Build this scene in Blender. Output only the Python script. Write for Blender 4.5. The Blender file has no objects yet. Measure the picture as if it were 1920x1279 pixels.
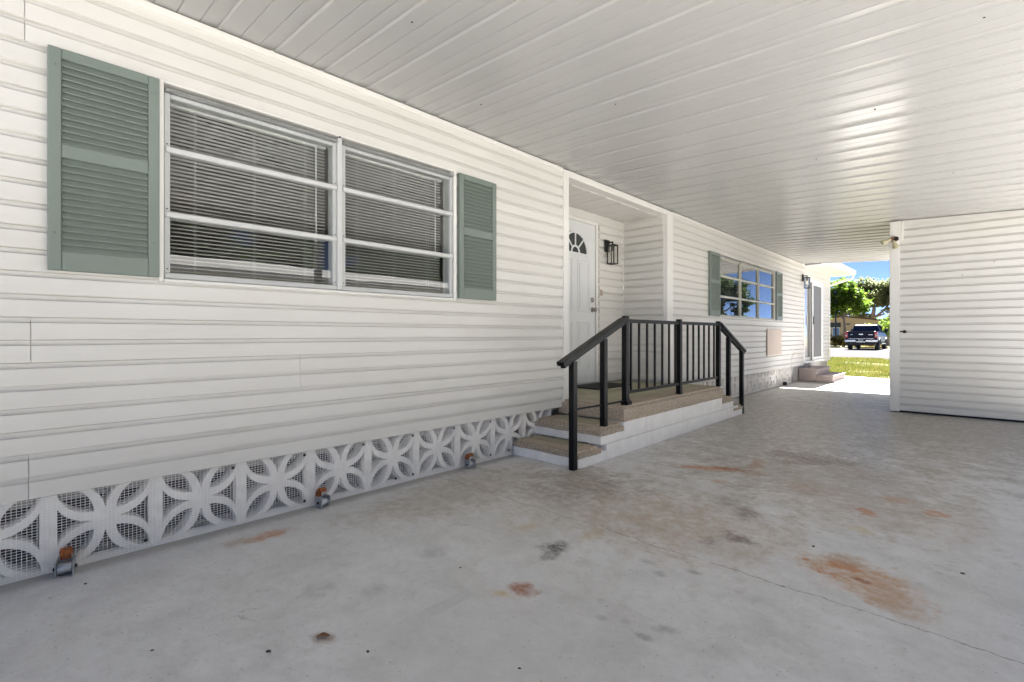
import bpy, bmesh, math, random
from mathutils import Vector, Matrix, noise as mnoise
R = math.radians
random.seed(7)
S = bpy.context.scene
COL = S.collection

# ------------------------------------------------------------------ camera
CAMX, CAMZ = 3.08, 1.097
TH = R(43.5)
cam = bpy.data.cameras.new('camera')
cam.sensor_width = 36.0
cam.lens = 36.0 * 922.0 / 1920.0
cam.shift_y = -(627.0 - 639.5) / 1920.0 * -1.0
cam.clip_start = 0.05
cam.clip_end = 2000.0
co = bpy.data.objects.new('camera', cam)
COL.objects.link(co)
co.location = (CAMX, 0, CAMZ)
co.rotation_euler = (R(90), 0, TH)
S.camera = co

# ------------------------------------------------------------------ light
SUN_EL, SUN_AZ = R(51.0), R(-2.0)          # the sun stands beyond the far end of the carport
w = bpy.data.worlds.new('World')
S.world = w
w.use_nodes = True
nt = w.node_tree
bg = nt.nodes['Background']
sky = nt.nodes.new('ShaderNodeTexSky')
sky.sky_type = 'NISHITA'
sky.sun_disc = False
sky.sun_elevation = SUN_EL
sky.sun_rotation = SUN_AZ
sky.air_density = 0.11
sky.dust_density = 0.0
sky.ozone_density = 1.0
nt.links.new(sky.outputs[0], bg.inputs[0])
bg.inputs[1].default_value = 0.05
sl = bpy.data.lights.new('sun', 'SUN')
sl.energy = 5.0
sl.angle = R(0.53)
sl.color = (1.0, 0.975, 0.94)
so = bpy.data.objects.new('sun', sl)
COL.objects.link(so)
sun_dir = Vector((math.cos(SUN_EL) * math.sin(SUN_AZ), math.cos(SUN_EL) * math.cos(SUN_AZ), math.sin(SUN_EL)))
so.rotation_euler = sun_dir.to_track_quat('Z', 'Y').to_euler()
so.location = sun_dir * 60

S.view_settings.view_transform = 'Standard'
S.view_settings.look = 'None'
S.view_settings.gamma = 1.0
S.view_settings.exposure = 3.28
S.render.engine = 'CYCLES'
S.cycles.max_bounces = 10
S.cycles.diffuse_bounces = 8
S.cycles.transparent_max_bounces = 16
S.cycles.use_denoising = True
S.cycles.sample_clamp_indirect = 8.0

# ------------------------------------------------------------------ helpers
class MB:
    def __init__(self):
        self.v = []; self.f = []; self.s = []
    def add(self, vs, fs, smooth=False):
        o = len(self.v)
        self.v += [tuple(p) for p in vs]
        self.f += [tuple(i + o for i in f) for f in fs]
        self.s += [smooth] * len(fs)
        return self
    def box(self, x0, x1, y0, y1, z0, z1, m=None):
        vs = [Vector((x, y, z)) for x in (x0, x1) for y in (y0, y1) for z in (z0, z1)]
        if m: vs = [m @ p for p in vs]
        return self.add(vs, [(0, 1, 3, 2), (4, 6, 7, 5), (0, 4, 5, 1), (2, 3, 7, 6), (0, 2, 6, 4), (1, 5, 7, 3)])
    def cbox(self, x0, x1, y0, y1, z0, z1, b, m=None):
        """box with chamfered edges"""
        bm = bmesh.new()
        bmesh.ops.create_cube(bm, size=1)
        for p in bm.verts:
            p.co = Vector(((x0 + x1) / 2 + p.co.x * (x1 - x0), (y0 + y1) / 2 + p.co.y * (y1 - y0), (z0 + z1) / 2 + p.co.z * (z1 - z0)))
        bmesh.ops.bevel(bm, geom=bm.edges[:], offset=b, segments=1, affect='EDGES')
        vs = [m @ p.co if m else p.co.copy() for p in bm.verts]
        fs = [tuple(q.index for q in f.verts) for f in bm.faces]
        bm.free()
        return self.add(vs, fs)
    def tube(self, pts, rad, n=8, cap=True, smooth=True):
        pts = [Vector(p) for p in pts]
        if not hasattr(rad, '__len__'): rad = [rad] * len(pts)
        rings = []
        prev = None
        for i, p in enumerate(pts):
            if i == 0: d = pts[1] - p
            elif i == len(pts) - 1: d = p - pts[i - 1]
            else: d = pts[i + 1] - pts[i - 1]
            d.normalize()
            if prev is None:
                a = Vector((0, 0, 1)) if abs(d.z) < .9 else Vector((1, 0, 0))
                u = d.cross(a).normalized()
            else:
                u = (prev - d * prev.dot(d)).normalized()
            prev = u
            vv = d.cross(u)
            rings.append([p + (u * math.cos(k * 2 * math.pi / n) + vv * math.sin(k * 2 * math.pi / n)) * rad[i] for k in range(n)])
        vs = [q for r in rings for q in r]
        fs = []
        for i in range(len(rings) - 1):
            for k in range(n):
                a = i * n + k; b = i * n + (k + 1) % n
                fs.append((a, b, b + n, a + n))
        self.add(vs, fs, smooth)
        if cap:
            self.add(rings[0], [tuple(range(n - 1, -1, -1))])
            self.add(rings[-1], [tuple(range(n))])
        return self
    def prism(self, poly, axis, a, b, smooth=False):
        """poly: 2-D points; axis 'x','y','z' is the extrusion axis from a to b"""
        def mk(p, t):
            if axis == 'x': return (t, p[0], p[1])
            if axis == 'y': return (p[0], t, p[1])
            return (p[0], p[1], t)
        n = len(poly)
        vs = [mk(p, a) for p in poly] + [mk(p, b) for p in poly]
        self.add(vs, [(i, (i + 1) % n, (i + 1) % n + n, i + n) for i in range(n)], smooth)
        self.add([mk(p, a) for p in poly], [tuple(range(n - 1, -1, -1))])
        self.add([mk(p, b) for p in poly], [tuple(range(n))])
        return self
    def lathe(self, prof, n=16, m=None, smooth=True):
        """prof: (r, z) list"""
        vs = []
        for r, z in prof:
            for k in range(n):
                p = Vector((r * math.cos(k * 2 * math.pi / n), r * math.sin(k * 2 * math.pi / n), z))
                vs.append(m @ p if m else p)
        fs = []
        for i in range(len(prof) - 1):
            for k in range(n):
                a = i * n + k; b = i * n + (k + 1) % n
                fs.append((a, b, b + n, a + n))
        fs.append(tuple(range(n - 1, -1, -1)))
        fs.append(tuple(range((len(prof) - 1) * n, len(prof) * n)))
        return self.add(vs, fs, smooth)
    def mesh(self, name, mat):
        me = bpy.data.meshes.new(name)
        me.from_pydata(self.v, [], self.f)
        me.polygons.foreach_set('use_smooth', self.s)
        bm = bmesh.new(); bm.from_mesh(me)
        bmesh.ops.recalc_face_normals(bm, faces=bm.faces[:])
        bm.to_mesh(me); bm.free()
        me.materials.append(mat)
        return me
    def build(self, name, mat, parent=None, loc=None, rotz=0):
        return link(name, self.mesh(name, mat), parent, loc, rotz)

def link(name, me, parent=None, loc=None, rotz=0):
    o = bpy.data.objects.new(name, me)
    COL.objects.link(o)
    if parent: o.parent = parent
    if loc is not None: o.location = loc
    if rotz: o.rotation_euler = (0, 0, rotz)
    return o

def tag(o, label, cat, group=None):
    o['label'] = label; o['category'] = cat
    if group: o['group'] = group
    return o
def thing(name, label, cat, loc=(0, 0, 0), rotz=0, group=None):
    return tag(link(name, None, None, loc, rotz), label, cat, group)
def struct(o):
    o['kind'] = 'structure'; return o
def stuff(o):
    o['kind'] = 'stuff'; return o
def copy_tree(o, parent=None):
    c = o.copy(); COL.objects.link(c); c.parent = parent
    for ch in list(o.children): copy_tree(ch, c)
    return c

# ------------------------------------------------------------------ materials
class N:
    """small node-tree writer"""
    def __init__(self, name):
        self.m = bpy.data.materials.new(name); self.m.use_nodes = True
        self.t = self.m.node_tree
        self.b = self.t.nodes['Principled BSDF']
        self.tc = self.t.nodes.new('ShaderNodeTexCoord')
    def new(self, typ, **kw):
        n = self.t.nodes.new(typ)
        for k, v in kw.items(): setattr(n, k, v)
        return n
    def lk(self, a, b): self.t.links.new(a, b)
    def noise(self, scale, detail=4, rough=.55, vec=None, stretch=None, dist=0.0):
        n = self.new('ShaderNodeTexNoise')
        n.inputs['Scale'].default_value = scale
        n.inputs['Detail'].default_value = detail
        n.inputs['Roughness'].default_value = rough
        n.inputs['Distortion'].default_value = dist
        v = vec or self.tc.outputs['Object']
        if stretch:
            mp = self.new('ShaderNodeMapping'); mp.inputs['Scale'].default_value = stretch
            self.lk(v, mp.inputs[0]); v = mp.outputs[0]
        self.lk(v, n.inputs['Vector'])
        return n.outputs['Fac']
    def ramp(self, fac, stops):
        r = self.new('ShaderNodeValToRGB')
        e = r.color_ramp.elements
        while len(e) < len(stops): e.new(0.5)
        for q, (p, c) in zip(e, stops):
            q.position = p
            q.color = (c, c, c, 1) if not hasattr(c, '__len__') else (*c, 1)
        self.lk(fac, r.inputs[0])
        return r.outputs[0]
    def rng(self, fac, a, b, c, d, smooth=False):
        r = self.new('ShaderNodeMapRange')
        if smooth: r.interpolation_type = 'SMOOTHSTEP'
        for i, x in enumerate((a, b, c, d)): r.inputs[i + 1].default_value = x
        self.lk(fac, r.inputs[0])
        return r.outputs[0]
    def math(self, op, a, b=None):
        r = self.new('ShaderNodeMath', operation=op)
        for i, x in enumerate((a, b)):
            if x is None: continue
            if isinstance(x, (int, float)): r.inputs[i].default_value = x
            else: self.lk(x, r.inputs[i])
        return r.outputs[0]
    def mix(self, fac, a, b, mode='MIX'):
        r = self.new('ShaderNodeMix', data_type='RGBA', blend_type=mode)
        for i, x in ((0, fac), (6, a), (7, b)):
            if isinstance(x, (int, float)): r.inputs[i].default_value = x
            elif isinstance(x, (tuple, list)): r.inputs[i].default_value = (*x, 1)
            else: self.lk(x, r.inputs[i])
        return r.outputs[2]
    def color(self, c):
        if isinstance(c, (tuple, list)): self.b.inputs['Base Color'].default_value = (*c, 1)
        else: self.lk(c, self.b.inputs['Base Color'])
    def rough(self, r):
        if isinstance(r, (int, float)): self.b.inputs['Roughness'].default_value = r
        else: self.lk(r, self.b.inputs['Roughness'])
    def bump(self, h, strength=.3, dist=.01):
        b = self.new('ShaderNodeBump')
        b.inputs['Strength'].default_value = strength
        b.inputs['Distance'].default_value = dist
        self.lk(h, b.inputs['Height'])
        self.lk(b.outputs[0], self.b.inputs['Normal'])

def pm(name, col, rough=.5, var=.08, scale=3.0, bump=0.0, bscale=60.0, metal=0.0, spec=.5, coat=0.0, stretch=None, bdist=.004):
    """painted / plain surface with gentle mottling and relief"""
    n = N(name)
    f = n.noise(scale, 5, .6, stretch=stretch)
    lo = tuple(max(0, c * (1 - var)) for c in col); hi = tuple(min(1, c * (1 + var)) for c in col)
    n.color(n.ramp(f, [(.3, lo), (.7, hi)]))
    n.rough(n.rng(f, .3, .7, max(0.02, rough - .06), min(1, rough + .06)))
    n.b.inputs['Metallic'].default_value = metal
    n.b.inputs['Specular IOR Level'].default_value = spec
    if coat: n.b.inputs['Coat Weight'].default_value = coat
    if bump: n.bump(n.noise(bscale, 4, .6, stretch=stretch), bump, bdist)
    return n.m

M = {}
# vinyl siding: embossed grain along the plank, faint dust, slight oil-canning
n = N('vinyl_siding')
a = n.noise(1.3, 4, .6, stretch=(1, .5, 1.6))
g = n.noise(9, 5, .65, stretch=(1, .35, 14))
oi = n.new('ShaderNodeObjectInfo')
cc = n.ramp(a, [(.3, (.615, .602, .574)), (.7, (.68, .667, .638))])
cc = n.mix(n.rng(n.noise(3.1, 6, .7, stretch=(1, .6, 3)), .52, .78, 0, .30), cc, (.56, .53, .47))
cc = n.mix(n.rng(g, .60, .75, 0, .30), cc, (.55, .52, .46))
n.color(n.mix(1.0, cc, n.ramp(oi.outputs['Random'], [(0, (.965, .965, .96)), (1, (1, 1, 1))]), 'MULTIPLY'))
n.rough(n.rng(a, .3, .7, .42, .58))
n.bump(n.math('ADD', n.math('MULTIPLY', g, .5), n.math('MULTIPLY', n.noise(2.2, 2, .5, stretch=(1, .45, 2)), 4.0)), .34, .006)
M['siding'] = n.m
M['trim'] = pm('white_trim', (.71, .70, .67), .42, .04, 2, .05, 30)
M['house_wall'] = pm('wall_sheathing', (.70, .69, .66), .7, .05)
M['alu_white'] = pm('white_aluminium', (.74, .75, .75), .38, .05, 6, .03, 40)
M['alu_rail'] = pm('pale_aluminium', (.54, .545, .54), .40, .06, 6, .03, 40)
M['alu_grey'] = pm('grey_aluminium', (.44, .45, .45), .40, .06, 6, .03, 40)
M['alu'] = pm('mill_aluminium', (.50, .51, .51), .38, .10, 8, .05, 60, metal=.75)
M['alu_tan_reflect'] = pm('olive_reflect_aluminium', (.45, .44, .36), .4, .08, 8, .05, 60)  # olive tint reflected by the far window frame, put into its base colour
M['screw'] = pm('dark_screw', (.05, .045, .04), .5, .2, 40)
M['shutter'] = pm('sage_shutter', (.165, .200, .176), .5, .06, 4, .12, 50, stretch=(1, 1, .3))
M['slat'] = pm('blind_slat', (.72, .72, .71), .4, .03)
M['room'] = pm('room_paint', (.36, .35, .34), .8, .06, 1)
M['black'] = pm('black_powdercoat', (.003, .003, .0032), .40, .25, 8, .04, 120, spec=.25)
M['blackmatte'] = pm('black_matte', (.015, .015, .015), .6, .2, 12, .1, 80)
M['door'] = pm('painted_door', (.66, .67, .68), .42, .03, 2, .03, 30)
M['steel'] = pm('brushed_nickel', (.32, .29, .25), .3, .1, 20, metal=1.0)
M['rust'] = pm('rusty_steel', (.33, .11, .035), .85, .55, 55, .6, 150)
M['zinc'] = pm('galvanised_steel', (.42, .44, .47), .38, .2, 30, .15, 90, metal=.8)
M['beige'] = pm('beige_panel', (.52, .43, .37), .55, .05, 3, .03)
M['block'] = pm('white_painted_block', (.87, .85, .815), .7, .06, 9, .35, 90)
M['blockin'] = pm('painted_breeze_block', (.82, .795, .755), .75, .10, 16, .5, 90)
M['wire'] = pm('white_wire_mesh', (.88, .88, .88), .5, .06, 20)
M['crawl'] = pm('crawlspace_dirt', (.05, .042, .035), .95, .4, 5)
M['stepgrey'] = pm('taupe_step_paint', (.36, .30, .285), .65, .08, 6, .2, 60)
M['pier'] = pm('grey_pier_block', (.30, .29, .29), .85, .1, 10, .3, 80)
M['mat'] = pm('black_doormat', (.02, .022, .02), .95, .4, 60, .8, 300)
M['leaf_dry'] = pm('dry_leaf', (.22, .085, .03), .7, .4, 60)
M['bark'] = pm('bark', (.24, .20, .17), .9, .3, 6, .6, 25, stretch=(1, 1, .3))
M['chrome'] = pm('bumper_chrome', (.42, .43, .48), .22, .05, 5, metal=1.0)
M['rubber'] = pm('tyre_rubber', (.02, .02, .021), .8, .2, 20)
M['rim'] = pm('alloy_rim', (.35, .36, .38), .3, .1, 10, metal=.9)
M['truck'] = pm('navy_black_paint', (.006, .010, .030), .32, .15, 3, spec=.15)
M['trimblack'] = pm('black_plastic', (.018, .018, .02), .5, .1)
M['tail'] = pm('red_taillight', (.55, .012, .02), .18, .1, 12)
M['tailclear'] = pm('clear_taillight', (.7, .66, .66), .2, .1, 12)
M['plate'] = pm('number_plate', (.62, .66, .60), .4, .05)
M['plategreen'] = pm('plate_green', (.10, .26, .14), .5, .05)
M['tan'] = pm('tan_stucco', (.60, .45, .32), .9, .06, 2, .2, 40)
M['roofbrown'] = pm('brown_fascia', (.10, .065, .05), .7, .1)
M['roofgrey'] = pm('roof_shingle', (.28, .26, .25), .9, .15, 8, .3, 30)
M['stopyellow'] = pm('yellow_wheel_stop', (.62, .43, .05), .75, .12, 8)
M['linewhite'] = pm('road_paint', (.70, .69, .67), .8, .12, 9)
M['ivory'] = pm('aged_ivory_plastic', (.46, .42, .28), .5, .15, 30)
M['pole'] = pm('lamp_post_paint', (.03, .035, .045), .5, .1)
M['chimes'] = pm('doorbell_tan', (.45, .33, .24), .5, .1)

def glass(name, tint=(.9, .93, .92), rough=.0, trans=1.0, dark=(.02, .022, .024)):
    """thin window pane: Fresnel mirror over a see-through tint"""
    n = N(name)
    fr = n.new('ShaderNodeFresnel'); fr.inputs[0].default_value = 1.52
    wv = n.new('ShaderNodeBump'); wv.inputs['Strength'].default_value = .05; wv.inputs['Distance'].default_value = .02
    n.lk(n.noise(1.7, 2, .5), wv.inputs['Height'])
    gl = n.new('ShaderNodeBsdfGlossy'); gl.inputs['Roughness'].default_value = rough
    n.lk(wv.outputs[0], gl.inputs['Normal'])
    if trans >= 1:
        tr = n.new('ShaderNodeBsdfTransparent'); tr.inputs[0].default_value = (*tint, 1)
    else:
        tr = n.new('ShaderNodeBsdfDiffuse'); tr.inputs[0].default_value = (*dark, 1)
    mx = n.new('ShaderNodeMixShader')
    ge = n.new('ShaderNodeNewGeometry')
    ff = n.math('MINIMUM', n.math('MULTIPLY', fr.outputs[0], 1.7), 1.0)
    n.lk(n.math('MULTIPLY', ff, n.math('SUBTRACT', 1.0, ge.outputs['Backfacing'])), mx.inputs[0])
    n.lk(tr.outputs[0], mx.inputs[1]); n.lk(gl.outputs[0], mx.inputs[2])
    n.lk(mx.outputs[0], n.t.nodes['Material Output'].inputs[0])
    return n.m
M['glass'] = glass('window_glass', (.95, .96, .95))
M['glass_far'] = glass('dark_window_glass', rough=.0, trans=0, dark=(.035, .04, .04))
M['glass_car'] = glass('car_glass', trans=0, dark=(.012, .02, .05))
M['glass_pale_reflect'] = glass('pale_reflection_glass', trans=0, dark=(.34, .35, .35))  # pale reflection in the sliding door put into the pane's diffuse colour
M['glass_lamp'] = glass('lantern_glass', (.96, .96, .95))
M['screen'] = pm('grey_insect_screen', (.16, .16, .165), .6, .06, 2, .3, 400)

# ribbed ceiling panel: glossy white enamel, faint smudges and dents
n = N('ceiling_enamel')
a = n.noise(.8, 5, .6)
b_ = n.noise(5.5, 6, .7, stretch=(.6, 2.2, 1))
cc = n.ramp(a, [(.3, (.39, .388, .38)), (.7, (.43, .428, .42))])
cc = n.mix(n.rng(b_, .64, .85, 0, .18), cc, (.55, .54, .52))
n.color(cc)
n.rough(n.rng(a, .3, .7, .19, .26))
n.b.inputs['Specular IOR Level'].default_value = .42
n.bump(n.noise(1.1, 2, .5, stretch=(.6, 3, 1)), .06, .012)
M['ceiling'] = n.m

# exposed-aggregate border topping
n = N('pebble_aggregate')
vo = n.new('ShaderNodeTexVoronoi'); vo.inputs['Scale'].default_value = 150
n.lk(n.tc.outputs['Object'], vo.inputs['Vector'])
sep = n.new('ShaderNodeSeparateColor'); n.lk(vo.outputs['Color'], sep.inputs[0])
cc = n.ramp(sep.outputs[0], [(0, (.36, .285, .205)), (.4, (.50, .41, .31)), (.7, (.60, .50, .39)), (1, (.74, .66, .56))])
cc = n.mix(n.rng(vo.outputs['Distance'], .35, .65, 0, .5), cc, (.27, .22, .165))
cc = n.mix(n.rng(n.noise(4, 5, .6), .5, .75, 0, .35), cc, (.38, .315, .225))
cc = n.mix(n.rng(n.noise(5, 4, .6), .66, .70, 0, .7), cc, (.46, .36, .29))
n.color(cc); n.rough(.85)
n.bump(n.math('SUBTRACT', 1.0, vo.outputs['Distance']), .8, .008)
M['aggregate'] = n.m
# worn olive paint on the porch floor
n = N('olive_porch_paint')
a = n.noise(3.5, 6, .65)
cc = n.ramp(a, [(.3, (.30, .28, .18)), (.6, (.36, .34, .23)), (.8, (.42, .395, .30))])
n.color(cc); n.rough(.62); n.bump(n.noise(70, 4, .6), .2, .003)
M['olive'] = n.m
M['olivestep'] = pm('olive_step_paint', (.33, .295, .215), .75, .22, 7, .3, 90)

def stain_shade_layer(n, P, col, spots, nz, nf):
    for (cx, cy, rx, ry, rot, c, st, soft) in spots:
        mp = n.new('ShaderNodeMapping', vector_type='TEXTURE')
        mp.inputs['Location'].default_value = (cx, cy, 0)
        mp.inputs['Rotation'].default_value = (0, 0, R(rot))
        mp.inputs['Scale'].default_value = (rx, ry, 1000)
        n.lk(P, mp.inputs[0])
        ln = n.new('ShaderNodeVectorMath', operation='LENGTH'); n.lk(mp.outputs[0], ln.inputs[0])
        d = n.math('ADD', ln.outputs['Value'], nz)
        f = n.rng(d, 1 - soft, 1 + soft, st, 0, True)
        col = n.mix(n.math('MULTIPLY', f, nf), col, c)
    return col

# carport slab
n = N('carport_concrete')
P = n.tc.outputs['Object']
big = n.noise(.55, 5, .6)
mid = n.noise(3.4, 9, .72)
fine = n.noise(48, 8, .8)
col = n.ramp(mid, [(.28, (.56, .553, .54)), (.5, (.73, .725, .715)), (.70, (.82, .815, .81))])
col = n.mix(n.rng(big, .42, .68, 0, .30), col, (.44, .41, .365))
col = n.mix(n.rng(fine, .54, .74, 0, .26), col, (.45, .44, .42))
blot = n.noise(8.5, 10, .78, dist=.25)
col = n.mix(n.rng(blot, .54, .70, 0, .32), col, (.38, .355, .32))
col = n.mix(n.rng(n.noise(14, 9, .75, dist=.3), .58, .72, 0, .35), col, (.68, .67, .655))
m2 = n.noise(11, 10, .8)
col = n.mix(n.rng(m2, .47, .66, 0, .32), col, (.50, .49, .47))
m3 = n.noise(33, 8, .8)
col = n.mix(n.rng(m3, .52, .68, 0, .30), col, (.46, .45, .43))
vp = n.new('ShaderNodeTexVoronoi'); vp.inputs['Scale'].default_value = 46
n.lk(P, vp.inputs['Vector'])
vps = n.new('ShaderNodeSeparateColor'); n.lk(vp.outputs['Color'], vps.inputs[0])
pores = n.math('MULTIPLY', n.rng(vp.outputs['Distance'], .10, .20, 1, 0), n.rng(vps.outputs[1], .72, .76, 0, .55))
col = n.mix(pores, col, (.22, .205, .185))
nz = n.math('ADD', n.rng(n.noise(4.5, 6, .65), .25, .75, -.60, .60), n.rng(n.noise(21, 7, .75), .25, .75, -.45, .45))
nf = n.rng(n.noise(15, 8, .75), .34, .58, .30, 1.45)
RU, RD, TAN, BR, DK, YE, LT = (.50, .20, .065), (.33, .11, .035), (.47, .37, .26), (.21, .155, .115), (.085, .08, .072), (.55, .41, .16), (.70, .69, .67)
spots = [
 # wide discolourations; the far floor's darker tone is partly shade painted in
 (1.6, 7.2, 1.8, 3.0, 0, (.33, .295, .25), .65, .6),
 (3.2, 7.6, 1.5, 1.8, 0, (.30, .275, .24), .55, .6),
 (1.15, 2.75, .55, .60, 10, (.42, .36, .29), .50, .7),
 (1.85, 2.75, .46, .42, 0, TAN, .50, .7),
 (.95, 3.0, .35, .35, 0, (.30, .26, .205), .65, .6),
 (.45, 2.3, .30, .75, 0, (.38, .33, .26), .55, .6),
 (2.15, 4.5, .75, .70, 0, (.36, .31, .25), .50, .7),
 (2.55, 3.75, .50, .42, 0, (.46, .38, .29), .45, .7),
 # rust and oil
 (.265, 1.02, .050, .120, 0, RU, .60, .5), (.25, .90, .05, .08, 0, TAN, .5, .6),
 (1.655, 1.56, .060, .055, 20, (.37, .15, .085), .75, .45), (1.615, 1.475, .060, .035, 20, YE, .50, .5),
 (2.70, 2.69, .20, .15, -35, (.54, .325, .18), .75, .6), (2.84, 2.54, .14, .085, -55, (.50, .34, .22), .55, .7),
 (2.615, 2.775, .065, .040, -20, RU, .80, .45), (2.705, 2.660, .040, .020, -10, RD, .85, .4), (2.575, 2.625, .05, .030, -30, RU, .60, .5),
 (2.60, 2.86, .08, .06, 0, (.43, .33, .23), .5, .7), (2.47, 2.73, .015, .012, 0, RU, .7, .4),
 (1.44, 4.02, .16, .070, 25, RU, .70, .6), (1.60, 4.12, .10, .045, 20, RD, .70, .6), (1.66, 3.72, .06, .04, 0, RU, .45, .6),
 (1.72, 4.45, .05, .20, 10, (.36, .18, .09), .55, .7), (1.98, 4.95, .30, .22, 10, BR, .60, .6),
 (1.78, 4.12, .14, .06, 15, (.36, .22, .14), .50, .7),
 (2.585, 3.70, .045, .075, 30, (.50, .22, .09), .85, .5), (2.905, 3.965, .055, .065, 25, (.50, .25, .12), .8, .5), (2.68, 4.11, .07, .07, 0, (.50, .30, .18), .65, .6),
 (2.60, 3.35, .05, .06, 0, YE, .40, .7), (2.40, 4.70, .10, .16, 0, (.36, .25, .17), .45, .8), (2.2, 3.95, .10, .09, 0, (.38, .25, .16), .45, .7),
 (1.495, 2.005, .055, .075, 0, DK, .75, .6), (1.54, 1.90, .03, .05, 0, (.17, .165, .16), .6, .6),
 (2.15, 2.75, .075, .080, 10, (.20, .145, .115), .70, .6), (2.06, 3.18, .075, .11, 10, BR, .55, .7), (2.05, 2.60, .05, .06, 0, (.24, .19, .16), .5, .7),
 (1.87, 3.35, .10, .10, 0, (.25, .20, .15), .45, .8),
 (1.55, 2.22, .04, .08, 0, YE, .30, .7), (1.22, 2.10, .05, .10, 0, YE, .28, .8),
 (1.10, 1.52, .05, .06, 0, (.42, .41, .40), .5, .7), (1.20, 1.13, .05, .04, 0, (.42, .41, .40), .5, .7), (1.03, .95, .06, .06, 0, (.44, .43, .42), .5, .7),
 (2.02, 2.10, .03, .022, 0, (.33, .32, .32), .5, .7), (2.12, 2.22, .03, .022, 0, (.34, .325, .32), .45, .7), (1.92, 2.17, .035, .02, 0, (.34, .33, .325), .45, .7),
 (1.95, 1.72, .02, .018, 0, (.40, .40, .40), .5, .7), (2.02, 1.62, .022, .02, 0, (.40, .40, .40), .5, .7), (2.10, 1.66, .02, .018, 0, (.40, .40, .40), .5, .7),
 (2.24, 1.72, .045, .02, 30, (.38, .38, .38), .5, .7), (2.20, 1.62, .03, .018, 0, (.26, .26, .26), .5, .6),
 (1.365, .82, .04, .025, 30, (.27, .17, .10), .55, .6),
 (2.62, 1.05, .5, .3, 0, LT, .35, .8), (1.75, 1.15, .4, .3, 0, LT, .3, .8),
]
col = stain_shade_layer(n, P, col, spots, nz, nf)
# darker, uneven band where wall and slab meet
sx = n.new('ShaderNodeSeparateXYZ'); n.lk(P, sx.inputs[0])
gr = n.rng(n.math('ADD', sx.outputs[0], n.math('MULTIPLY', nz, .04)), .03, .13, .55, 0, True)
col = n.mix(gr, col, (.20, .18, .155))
# old tyre-tread print
tx = n.rng(n.math('ABSOLUTE', n.math('SUBTRACT', sx.outputs[0], 1.51)), .028, .034, 1, 0)
ty = n.math('MULTIPLY', n.rng(sx.outputs[1], .90, 1.25, 0, 1), n.rng(sx.outputs[1], 1.38, 1.42, 1, 0))
w1 = n.new('ShaderNodeTexWave', wave_type='BANDS', bands_direction='X'); w1.inputs['Scale'].default_value = 26; w1.inputs['Distortion'].default_value = .6
n.lk(P, w1.inputs['Vector'])
tt = n.math('MULTIPLY', n.math('MULTIPLY', tx, ty), n.math('MULTIPLY', n.rng(w1.outputs['Fac'], .5, .7, 0, .55), n.rng(mid, .40, .55, 0, 1)))
col = n.mix(tt, col, (.20, .20, .20))
# two hairline joints across the slab, running with a wobble
cr = None
wob = n.math('MULTIPLY', n.math('SUBTRACT', n.noise(3.0, 5, .6), .5), .11)
wob2 = n.math('MULTIPLY', n.math('SUBTRACT', n.noise(22, 3, .6), .5), .018)
yy = n.math('ADD', n.math('ADD', sx.outputs[1], wob), wob2)
brk = n.rng(n.noise(2.2, 4, .6), .36, .50, .25, 1)
for y0, wd, st in ((2.37, .0032, .75), (3.86, .0040, .60), (6.9, .004, .5), (9.9, .004, .5)):
    ln = n.rng(n.math('ABSOLUTE', n.math('SUBTRACT', yy, y0)), wd * .35, wd, st, 0)
    ln = n.math('MULTIPLY', ln, brk)
    cr = ln if cr is None else n.math('MAXIMUM', cr, ln)
# wandering hair cracks
vc = n.new('ShaderNodeTexVoronoi', feature='DISTANCE_TO_EDGE'); vc.inputs['Scale'].default_value = .9
dm = n.new('ShaderNodeVectorMath', operation='ADD')
nv = n.new('ShaderNodeTexNoise'); nv.inputs['Scale'].default_value = 4.5; nv.inputs['Detail'].default_value = 5
n.lk(P, nv.inputs['Vector'])
sc_ = n.new('ShaderNodeVectorMath', operation='SCALE'); sc_.inputs['Scale'].default_value = .35
n.lk(nv.outputs['Color'], sc_.inputs[0]); n.lk(P, dm.inputs[0]); n.lk(sc_.outputs[0], dm.inputs[1]); n.lk(dm.outputs[0], vc.inputs['Vector'])
hair = n.math('MULTIPLY', n.rng(vc.outputs['Distance'], .0010, .0024, .28, 0), n.rng(n.noise(1.1, 3, .5), .53, .62, 0, 1))
cr = n.math('MAXIMUM', cr, hair)
col = n.mix(cr, col, (.085, .075, .065))
# pin-head specks
vs_ = n.new('ShaderNodeTexVoronoi'); vs_.inputs['Scale'].default_value = 7
n.lk(P, vs_.inputs['Vector'])
sp2 = n.new('ShaderNodeSeparateColor'); n.lk(vs_.outputs['Color'], sp2.inputs[0])
spk = n.math('MULTIPLY', n.rng(vs_.outputs['Distance'], .025, .04, 1, 0), n.rng(sp2.outputs[0], .80, .82, 0, .8))
col = n.mix(spk, col, (.06, .055, .05))
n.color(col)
n.rough(n.rng(mid, .3, .7, .34, .55))
n.b.inputs['Specular IOR Level'].default_value = .55
hh = n.math('SUBTRACT', n.math('ADD', n.math('MULTIPLY', fine, .35), n.math('MULTIPLY', blot, .8)), n.math('MULTIPLY', cr, 1.2))
n.bump(n.math('SUBTRACT', hh, n.math('MULTIPLY', pores, .8)), .45, .006)
M['slab'] = n.m

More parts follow.
